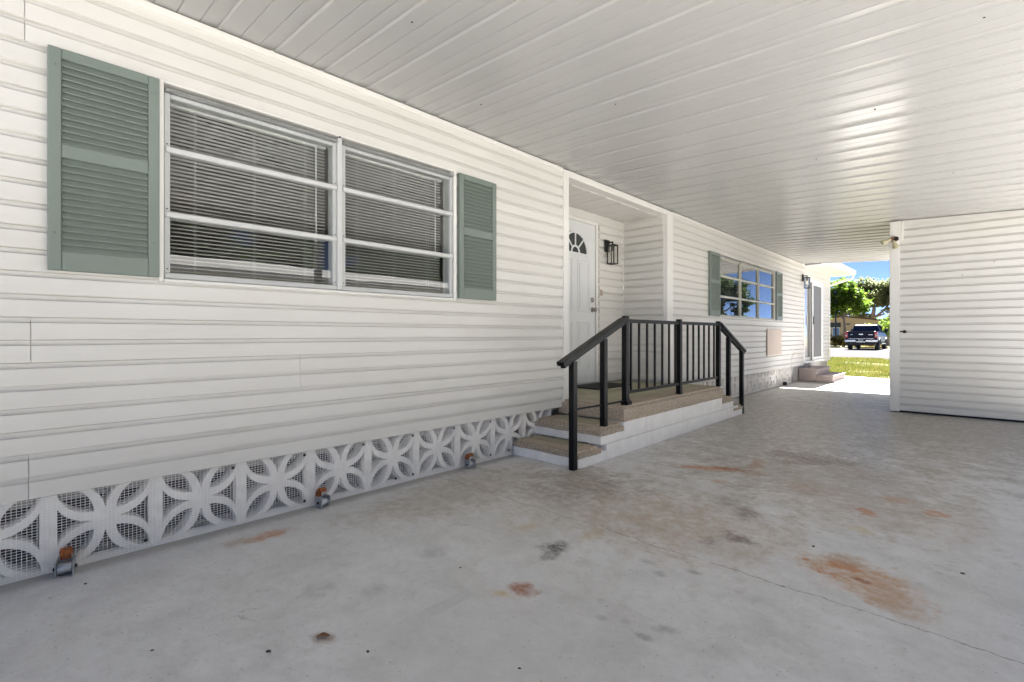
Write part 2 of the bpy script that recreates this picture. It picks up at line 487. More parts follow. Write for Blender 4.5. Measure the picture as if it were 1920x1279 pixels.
M['paver'] = pm('pinkish_paver', (.115, .08, .062), .85, .12, 5, .25, 60)
M['bounce_drive'] = pm('bounce_driveway_concrete', (.45, .44, .42), .85, .10, 2, .2, 50)
M['walk'] = pm('pale_concrete', (.36, .35, .33), .85, .08, 4, .2, 60)
n = N('lawn_soil')
a = n.noise(.7, 6, .65); b_ = n.noise(9, 6, .7)
cc = n.ramp(a, [(.3, (.05, .062, .016)), (.46, (.08, .08, .022)), (.60, (.16, .125, .065))])
cc = n.mix(n.rng(b_, .5, .7, 0, .5), cc, (.055, .075, .018))
n.color(cc); n.rough(.95); n.bump(b_, .6, .05)
M['lawn'] = n.m
M['asphalt'] = pm('weathered_asphalt', (.052, .049, .052), .95, .10, 1.2, .3, 80, spec=.1)

def leaf_mat(name, lo, mid_, hi, sc=.9):
    n = N(name)
    a = n.noise(sc, 4, .6)
    g = n.new('ShaderNodeNewGeometry')
    f = n.math('ADD', n.math('MULTIPLY', a, .6), n.math('MULTIPLY', g.outputs['Random Per Island'], .4))
    n.color(n.ramp(f, [(.3, lo), (.5, mid_), (.7, hi)]))
    n.rough(.55)
    # leaves let some light through
    tl = n.new('ShaderNodeBsdfTranslucent')
    cr_ = [x for x in n.t.nodes if x.type == 'VALTORGB'][0]
    n.lk(cr_.outputs[0], tl.inputs[0])
    mx = n.new('ShaderNodeMixShader'); mx.inputs[0].default_value = .68
    n.lk(n.b.outputs[0], mx.inputs[1]); n.lk(tl.outputs[0], mx.inputs[2])
    n.lk(mx.outputs[0], n.t.nodes['Material Output'].inputs[0])
    return n.m
M['leaf_bright'] = leaf_mat('bright_leaf', (.07, .14, .016), (.14, .23, .028), (.23, .31, .045))
M['leaf_oak'] = leaf_mat('oak_leaf', (.12, .155, .07), (.21, .245, .115), (.32, .34, .19), .5)
M['leaf_dark'] = leaf_mat('dark_leaf', (.022, .045, .012), (.045, .08, .02), (.085, .12, .035))
M['leaf_gold'] = leaf_mat('golden_shrub_leaf', (.11, .11, .02), (.21, .17, .03), (.30, .22, .05), 1.5)
M['grass'] = leaf_mat('grass_blade', (.05, .075, .012), (.09, .098, .017), (.15, .13, .042), .8)

# ------------------------------------------------------------------ setting: ground, slab, walk, road
SLAB_X1, SLAB_Y0, SLAB_Y1 = 4.1, -3.2, 12.62
g = MB(); g.add([(-400, -400, 0), (400, -400, 0), (400, 400, 0), (-400, 400, 0)], [(0, 1, 2, 3)])
struct(g.build('ground', M['lawn'], loc=(0, 0, -.085)))
g = MB(); g.box(-.25, SLAB_X1, SLAB_Y0, SLAB_Y1, -.12, 0)
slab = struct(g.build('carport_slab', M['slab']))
g = MB(); g.box(-.25, 13.5, -34, SLAB_Y0 - .01, -.12, -.004); g.box(SLAB_X1 + .01, 10.6, SLAB_Y0 - .008, 26, -.12, -.006)
struct(g.build('bounce_driveway', M['bounce_drive']))  # unseen pale paving beside and behind, added to bounce sunlight under the roof
# walkway beside the house and square pavers next to it
wk = struct(link('walkway', None))
g = MB(); g.cbox(-.25, .985, SLAB_Y1 + .012, 15.5, -.10, -.004, .006); g.build('walk_slab', M['walk'], wk)
for i in range(3):
    for j in range(2):
        g = MB(); x0 = 1.0 + i * .86; y0 = SLAB_Y1 + .02 + j * 1.45
        g.cbox(x0 + .008, x0 + .852, y0, y0 + 1.43, -.10, -.006 - .004 * ((i + j) % 2), .008)
        g.build('paver', M['paver'], wk)
# parking court
road = MB(); road.box(-90, 60, 28.9, 53.2, -.2, -.075)
road = struct(road.build('road', M['asphalt']))
for xs in (-8.1, -5.35, -1.95, 1.0):
    g = MB(); g.box(xs - .05, xs + .05, 44.2, 50.4, -.074, -.070); g.build('painted_line', M['linewhite'], road)

# ------------------------------------------------------------------ siding
CH = .1016
def plank_profile():
    # (x, z): proud butt edge, flat face, cove to the recessed top
    p = [(0.0, 0.010), (.0185, .010), (.0200, .0), (.0225, 0.0), (.0235, .0015), (.0224, .040), (.0212, .0730), (.0205, .0740)]
    for k in range(1, 6):
        t = k / 5
        p.append((.0205 - .0150 * math.sin(t * math.pi / 2), .0740 + .0225 * (1 - math.cos(t * math.pi / 2))))
    p += [(.0020, CH - .0005), (0.0, CH - .0005)]
    return p
_pc = {}
def plank_mesh(L, h=CH):
    key = (round(L, 3), round(h, 3))
    if key not in _pc:
        prof = [(x, min(z, h - .0005)) for x, z in plank_profile()]
        m = MB(); m.prism(prof, 'y', 0, L)
        me = m.mesh('siding_plank', M['siding'])
        _pc[key] = me
    return _pc[key]
def planks(parent, origin, rotz, length, z0, z1, holes=(), seams=None):
    """courses from z0 to z1 along local +y; holes: (a, b, za, zb)"""
    k = 0
    z = z0
    while z < z1 - .012:
        h = min(CH, z1 - z)
        segs = [(0.0, length)]
        for (a, b, za, zb) in holes:
            if z + h * .5 > za and z + h * .5 < zb:
                ns = []
                for (s, e) in segs:
                    if b <= s or a >= e: ns.append((s, e)); continue
                    if a - s > .01: ns.append((s, a))
                    if e - b > .01: ns.append((b, e))
                segs = ns
        for sm in (seams or {}).get(k // 2, ()):
            ns = []
            for (s, e) in segs:
                if s + .02 < sm < e - .02: ns += [(s, sm - .0012), (sm + .0012, e)]
                else: ns.append((s, e))
            segs = ns
        ca, sa = math.cos(rotz), math.sin(rotz)
        for (s, e) in segs:
            off = random.uniform(-.0006, .0006)
            o = link('siding_plank', plank_mesh(e - s, h), parent,
                     (origin[0] - sa * s + ca * off, origin[1] + ca * s + sa * off, z + random.uniform(-.0008, .0008)), rotz)
            o.rotation_euler = (random.uniform(-.0004, .0004), 0, rotz)
        z += CH; k += 1

ZB, ZC = .363, 2.775           # bottom of siding, under the ceiling
home = thing('mobile_home', 'long white vinyl-sided home with green shutters along the left of the carport', 'house')
Y_NEAR, Y_A0, Y_A1, Y_END = -3.2, 4.06, 6.256, 16.26
XB = -.652                     # back of the entry alcove
WIN1 = (.605, 2.530, 1.378, 2.400)
WIN3 = (8.115, 11.05, 1.378, 2.400)
SLD = (13.44, 15.42, .40, 2.475)
def wall_with_holes(parent, x0, x1, y0, y1, z0, z1, holes):
    m = MB(); ys = y0
    for (a, b, za, zb) in sorted(holes):
        m.box(x0, x1, ys, a, z0, z1)
        if za > z0: m.box(x0, x1, a, b, z0, za)
        m.box(x0, x1, a, b, zb, z1)
        ys = b
    m.box(x0, x1, ys, y1, z0, z1)
    return m.build('wall', M['house_wall'], parent)
wall_with_holes(home, -.10, -.001, Y_NEAR, Y_A0 - .09, .405, 2.86, [WIN1])
wall_with_holes(home, -.10, -.001, Y_A1 + .17, Y_END - .02, .405, 2.86, [WIN3, SLD])
m = MB()
m.box(XB - .1, XB - .001, 3.0, Y_A1 + .2, .40, 2.86); m.build('wall', M['house_wall'], home)
m = MB(); m.box(XB - .1, -.02, Y_A1 + .002, Y_A1 + .10, .40, 2.86); m.build('wall', M['house_wall'], home)
m = MB(); m.box(XB - .1, -.02, 3.88, 3.965, .40, 2.86); m.build('wall', M['house_wall'], home)
m = MB()
m.box(-7.2, -.11, Y_END - .12, Y_END - .03, .4, 2.86); m.box(-7.2, -.11, Y_NEAR, Y_NEAR + .1, .4, 2.86); m.box(-7.3, -7.2, Y_NEAR, Y_END - .03, .4, 2.86)
m.build('wall', M['siding'], home)
m = MB(); m.box(-7.2, -.11, Y_NEAR + .1, Y_END - .12, .30, .40); m.build('floor', M['room'], home)
m = MB()
m.box(-3.6, -3.5, Y_NEAR + .1, 3.9, .4, 2.74); m.box(-3.5, -.11, 3.0, 3.08, .4, 2.74)
m.box(-3.4, -.11, 7.2, 7.3, .4, 2.74); m.box(-3.5, -3.4, 7.3, Y_END - .12, .4, 2.74); m.box(-3.5, -.11, 12.6, 12.7, .4, 2.74)
m.build('partition', M['room'], home)
m = MB(); m.box(-7.2, XB - .11, Y_NEAR + .1, Y_END - .12, 2.75, 2.80); m.box(XB - .11, -.11, Y_NEAR + .1, 3.0, 2.75, 2.8); m.box(XB - .11, -.11, 7.2, Y_END - .12, 2.75, 2.8)
m.build('ceiling', M['room'], home)

planks(home, (0, Y_NEAR, ZB), 0, (Y_A0 - .085) - Y_NEAR, ZB, ZC - .01,
       [(WIN1[0] - .028 - Y_NEAR, WIN1[1] + .03 - Y_NEAR, 1.36, 2.40)],
       {0: [.106 - Y_NEAR], 2: [1.31 - Y_NEAR], 3: [.113 - Y_NEAR], 10: [.094 - Y_NEAR], 5: [3.6 - Y_NEAR - 3.9]})
planks(home, (0, Y_A1 + .17, ZB), 0, Y_END - .03 - (Y_A1 + .17), ZB, ZC - .01,
       [(WIN3[0] - .03 - Y_A1 - .17, WIN3[1] + .03 - Y_A1 - .17, 1.36, 2.40), (SLD[0] - Y_A1 - .17, SLD[1] - Y_A1 - .17, .3, SLD[3])],
       {1: [3.9], 4: [1.8, 6.1]})
planks(home, (XB, 5.62, .46), 0, Y_A1 - 5.62 - .012, .46, 2.70)
planks(home, (XB, 4.07, 2.60), 0, 5.62 - 4.07, 2.60, 2.70)
planks(home, (XB + .012, Y_A1, .46), -R(90), -.02 - (XB + .012), .46, 2.70)
# trims: corner posts, mouldings, alcove header and soffit
m = MB(); m.cbox(-.06, .036, 3.972, 4.060, .40, 2.772, .004); m.build('corner_trim', M['trim'], home)
m = MB(); m.cbox(-.06, .036, 6.256, 6.428, .40, 2.772, .004); m.build('corner_trim', M['trim'], home)
m = MB(); m.cbox(-.06, .036, Y_END - .045, Y_END + .02, .37, 2.772, .004); m.build('corner_trim', M['trim'], home)
m = MB(); m.cbox(XB + .001, XB + .030, Y_A1 - .030, Y_A1 - .001, .45, 2.70, .003); m.build('corner_trim', M['trim'], home)
m = MB(); m.cbox(-.10, .024, 4.061, 6.255, 2.712, 2.782, .003); m.build('header', M['trim'], home)
m = MB(); m.cbox(.0, .034, Y_NEAR, 3.971, 2.745, 2.782, .004); m.build('moulding', M['trim'], home)
m = MB(); m.cbox(.0, .030, 6.43, 13.5, 2.752, 2.782, .004); m.build('moulding', M['trim'], home)
for i in range(14):                                    # narrow soffit boards over the entry
    y = 3.97 + i * .165
    if y + .16 > 6.28: break
    m = MB(); m.cbox(XB + .002, -.101, y, y + .158, 2.704 + .003 * (i % 2), 2.73, .004); m.build('soffit_board', M['siding'], home)

# ------------------------------------------------------------------ windows (awning type, three sashes high)
def awning_window(y0, y1, cols, head_mat, frame_mat, rail_mat, glass_mat, label=None, mull=None):
    z0, z1 = 1.388, 2.395
    wn = link('window', None, home, (0, y0, z0))
    if label: wn['label'] = label
    W, H = y1 - y0, z1 - z0
    m = MB()                                                # white surround
    m.cbox(.0, .040, -.026, -.004, -.018, H + .012, .003); m.cbox(.0, .040, W + .004, W + .03, -.018, H + .012, .003)
    m.cbox(.0, .036, -.003, W + .003, -.020, -.003, .003); m.cbox(.0, .036, -.003, W + .003, H + .001, H + .014, .003)
    m.build('casing', M['trim'], wn)
    step = W / cols
    for c in range(cols):
        a, b = c * step, (c + 1) * step
        if c > 0: a += .018
        if c < cols - 1: b -= .018
        m = MB()                                            # drip head
        m.prism([(-.05, H), (.050, H - .028), (.052, H - .036), (.034, H - .040), (-.05, H - .042)], 'y', a + .002, b - .002)
        m.build('drip_head', head_mat, wn)
        m = MB()
        m.cbox(-.045, .024, a, a + .026, .03, H - .043, .003); m.cbox(-.045, .024, b - .026, b, .03, H - .043, .003)
        m.cbox(-.045, .030, a, b, 0, .030, .004); m.cbox(-.045, .020, a + .027, b - .027, H - .066, H - .043, .003)
        m.build('frame', frame_mat, wn)
        zr = [.031, H * .333 - .004, H * .667 - .004, H - .067]
        for k in (1, 2):
            m = MB(); m.cbox(-.02, .040, a + .004, b - .004, zr[k] - .014, zr[k] + .016, .006)
            m.build('sash_rail', rail_mat, wn)
        for k in range(3):
            za = zr[k] + (.017 if k else 0); zb = zr[k + 1] - (.015 if k < 2 else 0)
            m = MB(); m.box(.002, .006, a + .027, b - .027, za, zb); m.build('pane', glass_mat, wn)
        for zz in (zr[1] + .03, zr[2] + .03, .05):
            for ys in (a + .012, b - .012):
                m = MB(); m.lathe([(.0035, 0), (.0035, .003), (.001, .0045)], 8, Matrix.Translation((.024, ys, zz)) @ Matrix.Rotation(R(90), 4, 'Y'))
                m.build('screw', M['screw'], wn)
    for c in range(1, cols):
        m = MB(); m.cbox(-.05, .034, c * step - .0165, c * step + .0165, 0.002, H - .006, .004); m.build('mullion', rail_mat, wn)
        m = MB(); m.cbox(.0, .036, c * step - .006, c * step + .006, H - .004, H + .008, .002); m.build('bolt', M['screw'], wn)
    return wn
awning_window(.607, 2.528, 2, M['alu'], M['alu_grey'], M['alu_rail'], M['glass'], 'white twin awning window with venetian blinds')
awning_window(8.122, 11.045, 3, M['alu'], M['alu_tan_reflect'], M['alu_tan_reflect'], M['glass_far'], 'triple awning window mirroring trees and sky')

def shutter(y0, label=None):
    sh = link('shutter', None, home, (.0245, y0, 1.388))
    if label: sh['label'] = label
    W, H = .415, 1.010
    m = MB()
    m.cbox(0, .032, 0, .046, 0, H, .003); m.cbox(0, .032, W - .046, W, 0, H, .003)
    m.cbox(0, .0315, .0465, W - .0465, 0, .088, .003); m.cbox(0, .0315, .0465, W - .0465, H - .046, H, .003); m.cbox(0, .0315, .0465, W - .0465, .515, .575, .003)
    m.build('frame', M['shutter'], sh)
    m = MB(); m.box(0.001, .006, .047, W - .047, .089, H - .047); m.build('backing', M['shutter'], sh)
    if 'lou' not in _pc:
        q = MB(); q.prism([(.007, .034), (.011, .036), (.0295, .004), (.0265, .0), (.020, .004)], 'y', .048, W - .048)
        _pc['lou'] = q.mesh('louvre', M['shutter'])
    for za, zb in ((.089, .514), (.576, .963)):
        nn = 14 if za < .2 else 13
        st = (zb - za) / nn
        for k in range(nn):
            link('louvre', _pc['lou'], sh, (0, 0, za + k * st - .002))
    for (yy, zz) in ((.022, .93), (W - .022, .93), (.022, .17), (W - .022, .17)):
        m = MB(); m.lathe([(.006, 0), (.006, .002), (.003, .004)], 10, Matrix.Translation((.032, yy, zz)) @ Matrix.Rotation(R(90), 4, 'Y'))
        m.build('screw', M['shutter'], sh)
shutter(.166, 'green louvred shutter left of the near window')
shutter(2.578, 'green louvred shutter right of the near window')
shutter(7.668, 'green louvred shutter left of the far window')
shutter(11.14, 'green louvred shutter right of the far window')

def blind(y0, y1, label):
    bl = thing('venetian_blind', label, 'blind', (-.085, y0, 1.40), group='blinds in the near window')
    W = y1 - y0
    m = MB(); m.cbox(-.02, .02, 0, W, .925, .955, .004); m.build('headrail', M['slat'], bl)
    m = MB(); m.cbox(-.013, .013, 0, W, .012, .026, .004); m.build('bottom_rail', M['slat'], bl)
    q = MB()
    for k in range(4):
        x0, x1 = -.0125 + k * .00625, -.0125 + (k + 1) * .00625
        f = lambda x: .0022 * (1 - (x / .0125) ** 2) + x * .06
        q.add([(x0, 0, f(x0)), (x1, 0, f(x1)), (x1, W, f(x1)), (x0, W, f(x0)), (x0, 0, f(x0) - .0008), (x1, 0, f(x1) - .0008), (x1, W, f(x1) - .0008), (x0, W, f(x0) - .0008)],
              [(0, 1, 2, 3), (7, 6, 5, 4), (0, 4, 5, 1), (2, 6, 7, 3)] + ([(0, 3, 7, 4)] if k == 0 else []) + ([(1, 5, 6, 2)] if k == 3 else []))
    me = q.mesh('slat', M['slat'])
    nsl = 42
    for k in range(nsl):
        o = link('slat', me, bl, (0, 0, .040 + k * .0211 + random.uniform(-.0006, .0006)))
        o.rotation_euler = (random.uniform(-.0012, .0012), 0, 0)
    for t in (.15, .5, .85):
        m = MB()
        for xx in (-.0135, .0135): m.tube([(xx, W * t, .02), (xx, W * t, .93)], .0009, 4, False)
        m.build('ladder_cord', M['slat'], bl)
    m = MB(); m.tube([(.022, W * .92, .93), (.024, W * .92, .30)], .0042, 6); m.build('wand', M['slat'], bl)
    return bl
blind(.640, 1.520, 'white venetian blind in the left half of the near window')
blind(1.625, 2.490, 'white venetian blind in the right half of the near window')

# dark ceiling fan inside the room behind the blinds
fan = thing('ceiling_fan', 'dark ceiling fan seen through the blinds of the near window', 'fan', (-1.05, 1.36, 2.745))
m = MB(); m.lathe([(.06, 0), (.06, -.02), (.015, -.03), (.015, -.10), (.09, -.11), (.10, -.16), (.07, -.20), (.02, -.21)], 18); m.build('motor', M['blackmatte'], fan)
for k in range(4):
    m = MB(); m.box(.08, .62, -.055, .055, -.165, -.157, Matrix.Rotation(R(38 + 90 * k), 4, 'Z') @ Matrix.Rotation(R(8), 4, 'X')); m.build('blade', M['blackmatte'], fan)
m = MB(); m.lathe([(.02, -.21), (.07, -.23), (.09, -.28), (.05, -.31), (.004, -.315)], 16); m.build('lamp_bowl', M['room'], fan)
m = MB(); m.tube([(.02, .0, -.31), (.02, 0, -.42)], .002, 5); m.build('pull_chain', M['steel'], fan)

# ------------------------------------------------------------------ entry door in the alcove
dr = link('door', None, home, (XB, 4.64, .468))
DW, DH = .905, 2.075
dr['label'] = 'white panelled entry door with a half-round fanlight'
m = MB(); m.cbox(-.03, .004, 0, DW, 0, DH, .003); m.build('leaf', M['door'], dr)
for (a, b, za, zb) in ((.13, .40, .16, .80), (.50, .775, .16, .80), (.13, .40, .92, 1.60), (.50, .775, .92, 1.60)):
    m = MB()
    t = .022
    m.cbox(.004, .012, a, b, za, za + t, .004); m.cbox(.004, .012, a, b, zb - t, zb, .004)
    m.cbox(.004, .0115, a, a + t, za + t, zb - t, .004); m.cbox(.004, .0115, b - t, b, za + t, zb - t, .004)
    m.cbox(.004, .010, a + .05, b - .05, za + .05, zb - .05, .006)
    m.build('raised_panel', M['door'], dr)
fl_ = link('fanlight', None, dr, (0, .452, 1.675))
rr = .245
arc = lambda r, n_=20: [(r * math.cos(math.pi * k / n_), r * math.sin(math.pi * k / n_)) for k in range(n_ + 1)]
m = MB()
o_, i_ = arc(rr + .03), arc(rr)
for k in range(20):
    m.prism([o_[k], o_[k + 1], i_[k + 1], i_[k]], 'x', .004, .018)
m.cbox(.004, .018, -rr - .03, rr + .03, -.03, 0, .003)
m.build('ring', M['door'], fl_)
m = MB(); m.prism(arc(rr), 'x', .0045, .008); m.build('pane', M['glass_far'], fl_)
m = MB()
o_, i_ = arc(.095, 10), arc(.07, 10)
for k in range(10): m.prism([o_[k], o_[k + 1], i_[k + 1], i_[k]], 'x', .0085, .0165)
for a in (45, 90, 135):
    m.box(.0085, .016, .092, rr, -.010, .010, Matrix.Rotation(R(a), 4, 'X'))
m.build('spoke', M['door'], fl_)
for zz, nm in ((1.085, 'deadbolt'), (.955, 'knob')):
    m = MB()
    rot = Matrix.Translation((.004, .835, zz)) @ Matrix.Rotation(R(90), 4, 'Y')
    if nm == 'deadbolt': m.lathe([(.033, 0), (.033, .008), (.026, .016), (.008, .018)], 18, rot)
    else: m.lathe([(.034, 0), (.034, .006), (.013, .012), (.013, .035), (.028, .045), (.031, .058), (.022, .070), (.004, .073)], 18, rot)
    m.build(nm, M['steel'], dr)
m = MB(); m.cbox(.0, .022, DW + .003, DW + .055, -.01, DH + .05, .004); m.cbox(.0, .022, -.055, -.003, -.01, DH + .05, .004); m.cbox(.0, .0215, -.002, DW + .002, DH + .004, DH + .05, .004)
m.build('jamb', M['trim'], dr)
m = MB(); m.cbox(-.02, .05, -.05, DW + .05, -.028, -.004, .004); m.build('threshold', M['alu'], dr)
m = MB(); m.cbox(XB + .027, XB + .043, 5.640, 5.672, 1.62, 1.70, .004); m.build('doorbell', M['chimes'], home)

# sliding glass door near the far end
sd = link('sliding_door', None, home, (0, SLD[0], SLD[2]))
sd['label'] = 'aluminium sliding glass door with a grey screen'
W, H = SLD[1] - SLD[0], SLD[3] - SLD[2]
m = MB()
m.cbox(-.09, .035, 0, .05, 0, H, .004); m.cbox(-.09, .035, W - .09, W, 0, H, .004); m.cbox(-.09, .034, .051, W - .091, H - .06, H, .004); m.cbox(-.09, .06, .051, W - .091, 0, .045, .004)
m.build('frame', M['alu_white'], sd)
for a, b, x in ((.052, .95, -.055), (.86, W - .095, .002)):
    m = MB()
    m.cbox(x, x + .028, a, a + .065, .046, H - .061, .004); m.cbox(x, x + .028, b - .06, b, .046, H - .061, .004)
    m.cbox(x, x + .0275, a + .066, b - .061, .046, .12, .004); m.cbox(x, x + .0275, a + .066, b - .061, H - .125, H - .061, .004)
    m.build('sash', M['alu_white'], sd)
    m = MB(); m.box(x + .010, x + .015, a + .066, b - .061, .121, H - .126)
    m.build('pane' if x < 0 else 'screen', M['glass_pale_reflect'] if x < 0 else M['screen'], sd)
m = MB(); m.cbox(.031, .055, .875, .9, .95, 1.15, .004); m.build('handle', M['blackmatte'], sd)
# beige access cover and cable on the far wall
m = MB(); m.cbox(.027, .044, 10.56, 11.52, .675, 1.205, .004); m.build('access_cover', M['beige'], home)['label'] = 'beige cover plate under the far window'
cb = tag(MB().tube([(.04, 12.27, .79), (.035, 12.42, .77), (.035, 12.56, .70), (.03, 12.45, .62), (.03, 12.33, .55), (.03, 12.36, .44), (.03, 12.40, .33), (.02, 12.41, .20)], .006, 6).build('cable', M['trim']), 'thin white cable looping down the wall past the beige cover', 'cable')
# roof of the house with eave beyond the carport
m = MB()
m.prism([(.50, 2.775), (.50, 2.86), (-3.6, 3.75), (-7.8, 2.86), (-7.8, 2.775)], 'y', 13.62, Y_END + .25)
m.prism([(-.12, 2.865), (-.12, 2.95), (-3.6, 3.75), (-7.8, 2.86), (-7.8, 2.865)], 'y', Y_NEAR - .2, 13.615)
rf = m.build('roof', M['roofgrey'], home)
m = MB(); m.cbox(.006, .515, 13.56, Y_END + .26, 2.742, 2.774, .004); m.build('soffit', M['trim'], home)
m = MB()
m.prism([(.516, 2.735), (.600, 2.765), (.612, 2.865), (.600, 2.868), (.590, 2.780), (.516, 2.758)], 'y', 13.56, Y_END + .30)
m.build('gutter', M['trim'], home)
m = MB()
pts = [(.54, Y_END + .22, 2.74), (.54, Y_END + .22, 2.66), (-.02, Y_END + .06, 2.47), (-.07, Y_END + .06, 2.40), (-.07, Y_END + .06, .1)]
m.tube(pts, .032, 8); m.build('downspout', M['trim'], home)

# ------------------------------------------------------------------ breeze-block skirting
def breeze_mesh():
    cu = bpy.data.curves.new('breeze_block', 'CURVE'); cu.dimensions = '2D'; cu.fill_mode = 'BOTH'; cu.extrude = .045
    cu.bevel_depth = .0025; cu.bevel_resolution = 0
    def poly(pts):
        s = cu.splines.new('POLY'); s.points.add(len(pts) - 1)
        for p, q in zip(s.points, pts): p.co = (q[0], q[1], 0, 1)
        s.use_cyclic_u = True
    h = .2028
    poly([(-h, -h), (h, -h), (h, h), (-h, h)])
    K = .190; a = .176; B = .070; Bl = .041
    tri = []
    n_ = 9
    f = lambda t: (K * t + 2.8284 * B * t * (1 - t), K * t - 2.8284 * B * t * (1 - t))
    t0 = 1 - K / (2.8284 * B)
    t0 = max(t0, .01)
    while f(t0)[0] < .058: t0 += .002
    t1 = t0
    while f(t1)[0] < a and t1 < .9: t1 += .002
    up = [(.050, 0.0)] + [f(t0 + (t1 - t0) * k / n_) for k in range(n_ + 1)]
    tri = up + [(x, -y) for x, y in reversed(up[1:])]
    lens = []
    for k in range(n_ + 1):
        s = k / n_; t = .20 + .76 * s; wd = 4 * Bl * s * (1 - s)
        lens.append((K * t + .7071 * wd, K * t - .7071 * wd))
    lens += [(y, x) for x, y in reversed(lens[1:-1])]
    for q in range(4):
        c, s_ = math.cos(q * math.pi / 2), math.sin(q * math.pi / 2)
        rt = lambda P: [(c * x - s_ * y, s_ * x + c * y) for x, y in P]
        poly(rt(tri)); poly(rt(lens))
    ob = bpy.data.objects.new('breeze_block', cu); COL.objects.link(ob)
    dg = bpy.context.evaluated_depsgraph_get()
    me = bpy.data.meshes.new_from_object(ob.evaluated_get(dg))
    COL.objects.unlink(ob); bpy.data.objects.remove(ob)
    # stand it up: curve x -> y, curve y -> z, curve z -> x
    for v in me.vertices:
        x, y, z = v.co
        v.co = (z, x, y)
    me.materials.clear(); me.materials.append(M['blockin'])
    return me
BBM = breeze_mesh()
def skirt(label, ys, mesh_range, xf=-.062):
    sk = thing('breeze_block_wall', label, 'block wall', (0, ys[0] - .2, 0))
    for y in ys:
        o = link('breeze_block', BBM, sk, (xf, .2 + y - ys[0], .200))
        o.rotation_euler = (0, 0, random.uniform(-.004, .004))
    return sk
pitch = .1320 * 3.08
ys1 = [.376 + pitch * k for k in range(-4, 9) if .376 + pitch * k < 3.8]
sk1 = skirt('white breeze-block skirting under the near wall, screened with wire mesh', ys1, None)
ys2 = [6.62 + pitch * k for k in range(15)]
sk2 = skirt('white breeze-block skirting under the far wall beyond the porch', ys2, None)
m = MB()
y0_, y1_ = ys1[0] - .2, 3.28
yy = y0_; k = 0
while yy < y1_:
    m.box(-.0105, -.0090, yy - y0_, yy - y0_ + .0019, .004, .395); yy += .0165
zz = .006
while zz < .395:
    m.box(-.0088, -.0074, 0, y1_ - y0_, zz, zz + .0018); zz += .0127
stuff(m.build('wire_mesh', M['wire'], sk1))
for yq in (.535, .94, 1.35, 1.76, 2.02, 2.17, 2.57, 2.98, 3.21):
    for zq in ((.045,) if yq in (.535, 2.02) else (.335,) if yq in (.94, 1.76, 2.57) else (.045, .335)):
        m = MB(); m.lathe([(.009, 0), (.009, .002), (.004, .005)], 10, Matrix.Translation((-.007, yq - y0_, zq)) @ Matrix.Rotation(R(90), 4, 'Y'))
        m.build('washer', M['screw'], sk1)
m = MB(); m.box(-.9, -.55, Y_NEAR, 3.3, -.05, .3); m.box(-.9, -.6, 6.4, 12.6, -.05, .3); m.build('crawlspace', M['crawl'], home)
m = MB(); m.cbox(-.16, -.006, 12.555, 13.03, 0, .362, .006); m.build('pier', M['pier'], home)
m = MB(); m.box(-.11, -.03, 13.03, Y_END - .03, -.05, .40); m.build('foundation', M['pier'], home)

# tie-down anchors along the skirting
def anchor(y, label, yaw, dark=False):
    t = thing('tie_down_anchor', label, 'anchor', (.055, y, 0), yaw, 'tie-down anchors along the skirting')
    m = MB()
    for s in (-1, 1): m.cbox(-.030, .034, s * .030 - .003, s * .030 + .003, .004, .070, .002)
    m.cbox(-.034, -.029, -.033, .033, .004, .060, .002)
    m.build('bracket', M['zinc'] if not dark else M['blackmatte'], t)
    m = MB(); m.lathe([(.024, -.026), (.026, -.022), (.026, .022), (.024, .026)], 14, Matrix.Translation((.004, 0, .034)) @ Matrix.Rotation(R(90), 4, 'X')); m.build('spool', M['zinc'] if not dark else M['blackmatte'], t)
    m = MB(); m.tube([(.004, -.042, .034), (.004, .042, .034)], .008, 8); m.build('bolt', M['blackmatte'], t)
    if not dark:
        path = [(-.034, .045), (-.036, .072), (-.034, .096), (-.026, .114), (-.010, .120), (.003, .112), (.008, .096)]
        m = MB(); vs = []; nw = 8
        for i, (px, pz) in enumerate(path):
            for j in range(nw + 1):
                yy_ = (j / nw - .5) * .042 * (1 + .35 * mnoise.noise((i * .9 + y * 7, j * .2, 2)))
                q = mnoise.noise((i * 1.3, j * .8 + y * 5, 1))
                vs.append((px + q * .006, yy_ + (i - 3) * .002, pz + q * .005))
        nn = len(vs); vs += [(x_ - .004, y_, z_ - .002) for x_, y_, z_ in vs]
        fs = []
        for i in range(len(path) - 1):
            for j in range(nw):
                a_ = i * (nw + 1) + j; b_2 = a_ + nw + 1
                fs.append((a_, a_ + 1, b_2 + 1, b_2)); fs.append((a_ + nn, b_2 + nn, b_2 + 1 + nn, a_ + 1 + nn))
            for a_ in (i * (nw + 1), i * (nw + 1) + nw):
                fs.append((a_, a_ + nw + 1, a_ + nw + 1 + nn, a_ + nn))
        for r0 in (0, (len(path) - 1) * (nw + 1)):
            for j in range(nw): fs.append((r0 + j, r0 + j + 1, r0 + j + 1 + nn, r0 + j + nn))
        m.add(vs, fs); m.build('rusted_strap', M['rust'], t)
    return t
anchor(.225, 'rusty tie-down anchor at the skirting, nearest the camera', R(-12))
anchor(1.440, 'rusty tie-down anchor under the near window, middle of the three', R(10))
anchor(2.690, 'rusty tie-down anchor at the skirting closest to the porch steps', R(-6))
anchor(11.72, 'small dark anchor at the skirting under the far beige cover', 0, True)

# ------------------------------------------------------------------ entry porch
po = thing('entry_porch', 'raised entry porch with aggregate treads and white block sides', 'porch', (0, 3.26, 0))
XF = .725
Y0 = 3.26
def rel(y): return y - Y0
lev = [(3.26, 3.60, .085, .140), (3.585, 4.00, .222, .290), (3.96, 6.35, .302, .440), (6.35, 6.74, .222, .290), (6.74, 7.08, .085, .140)]
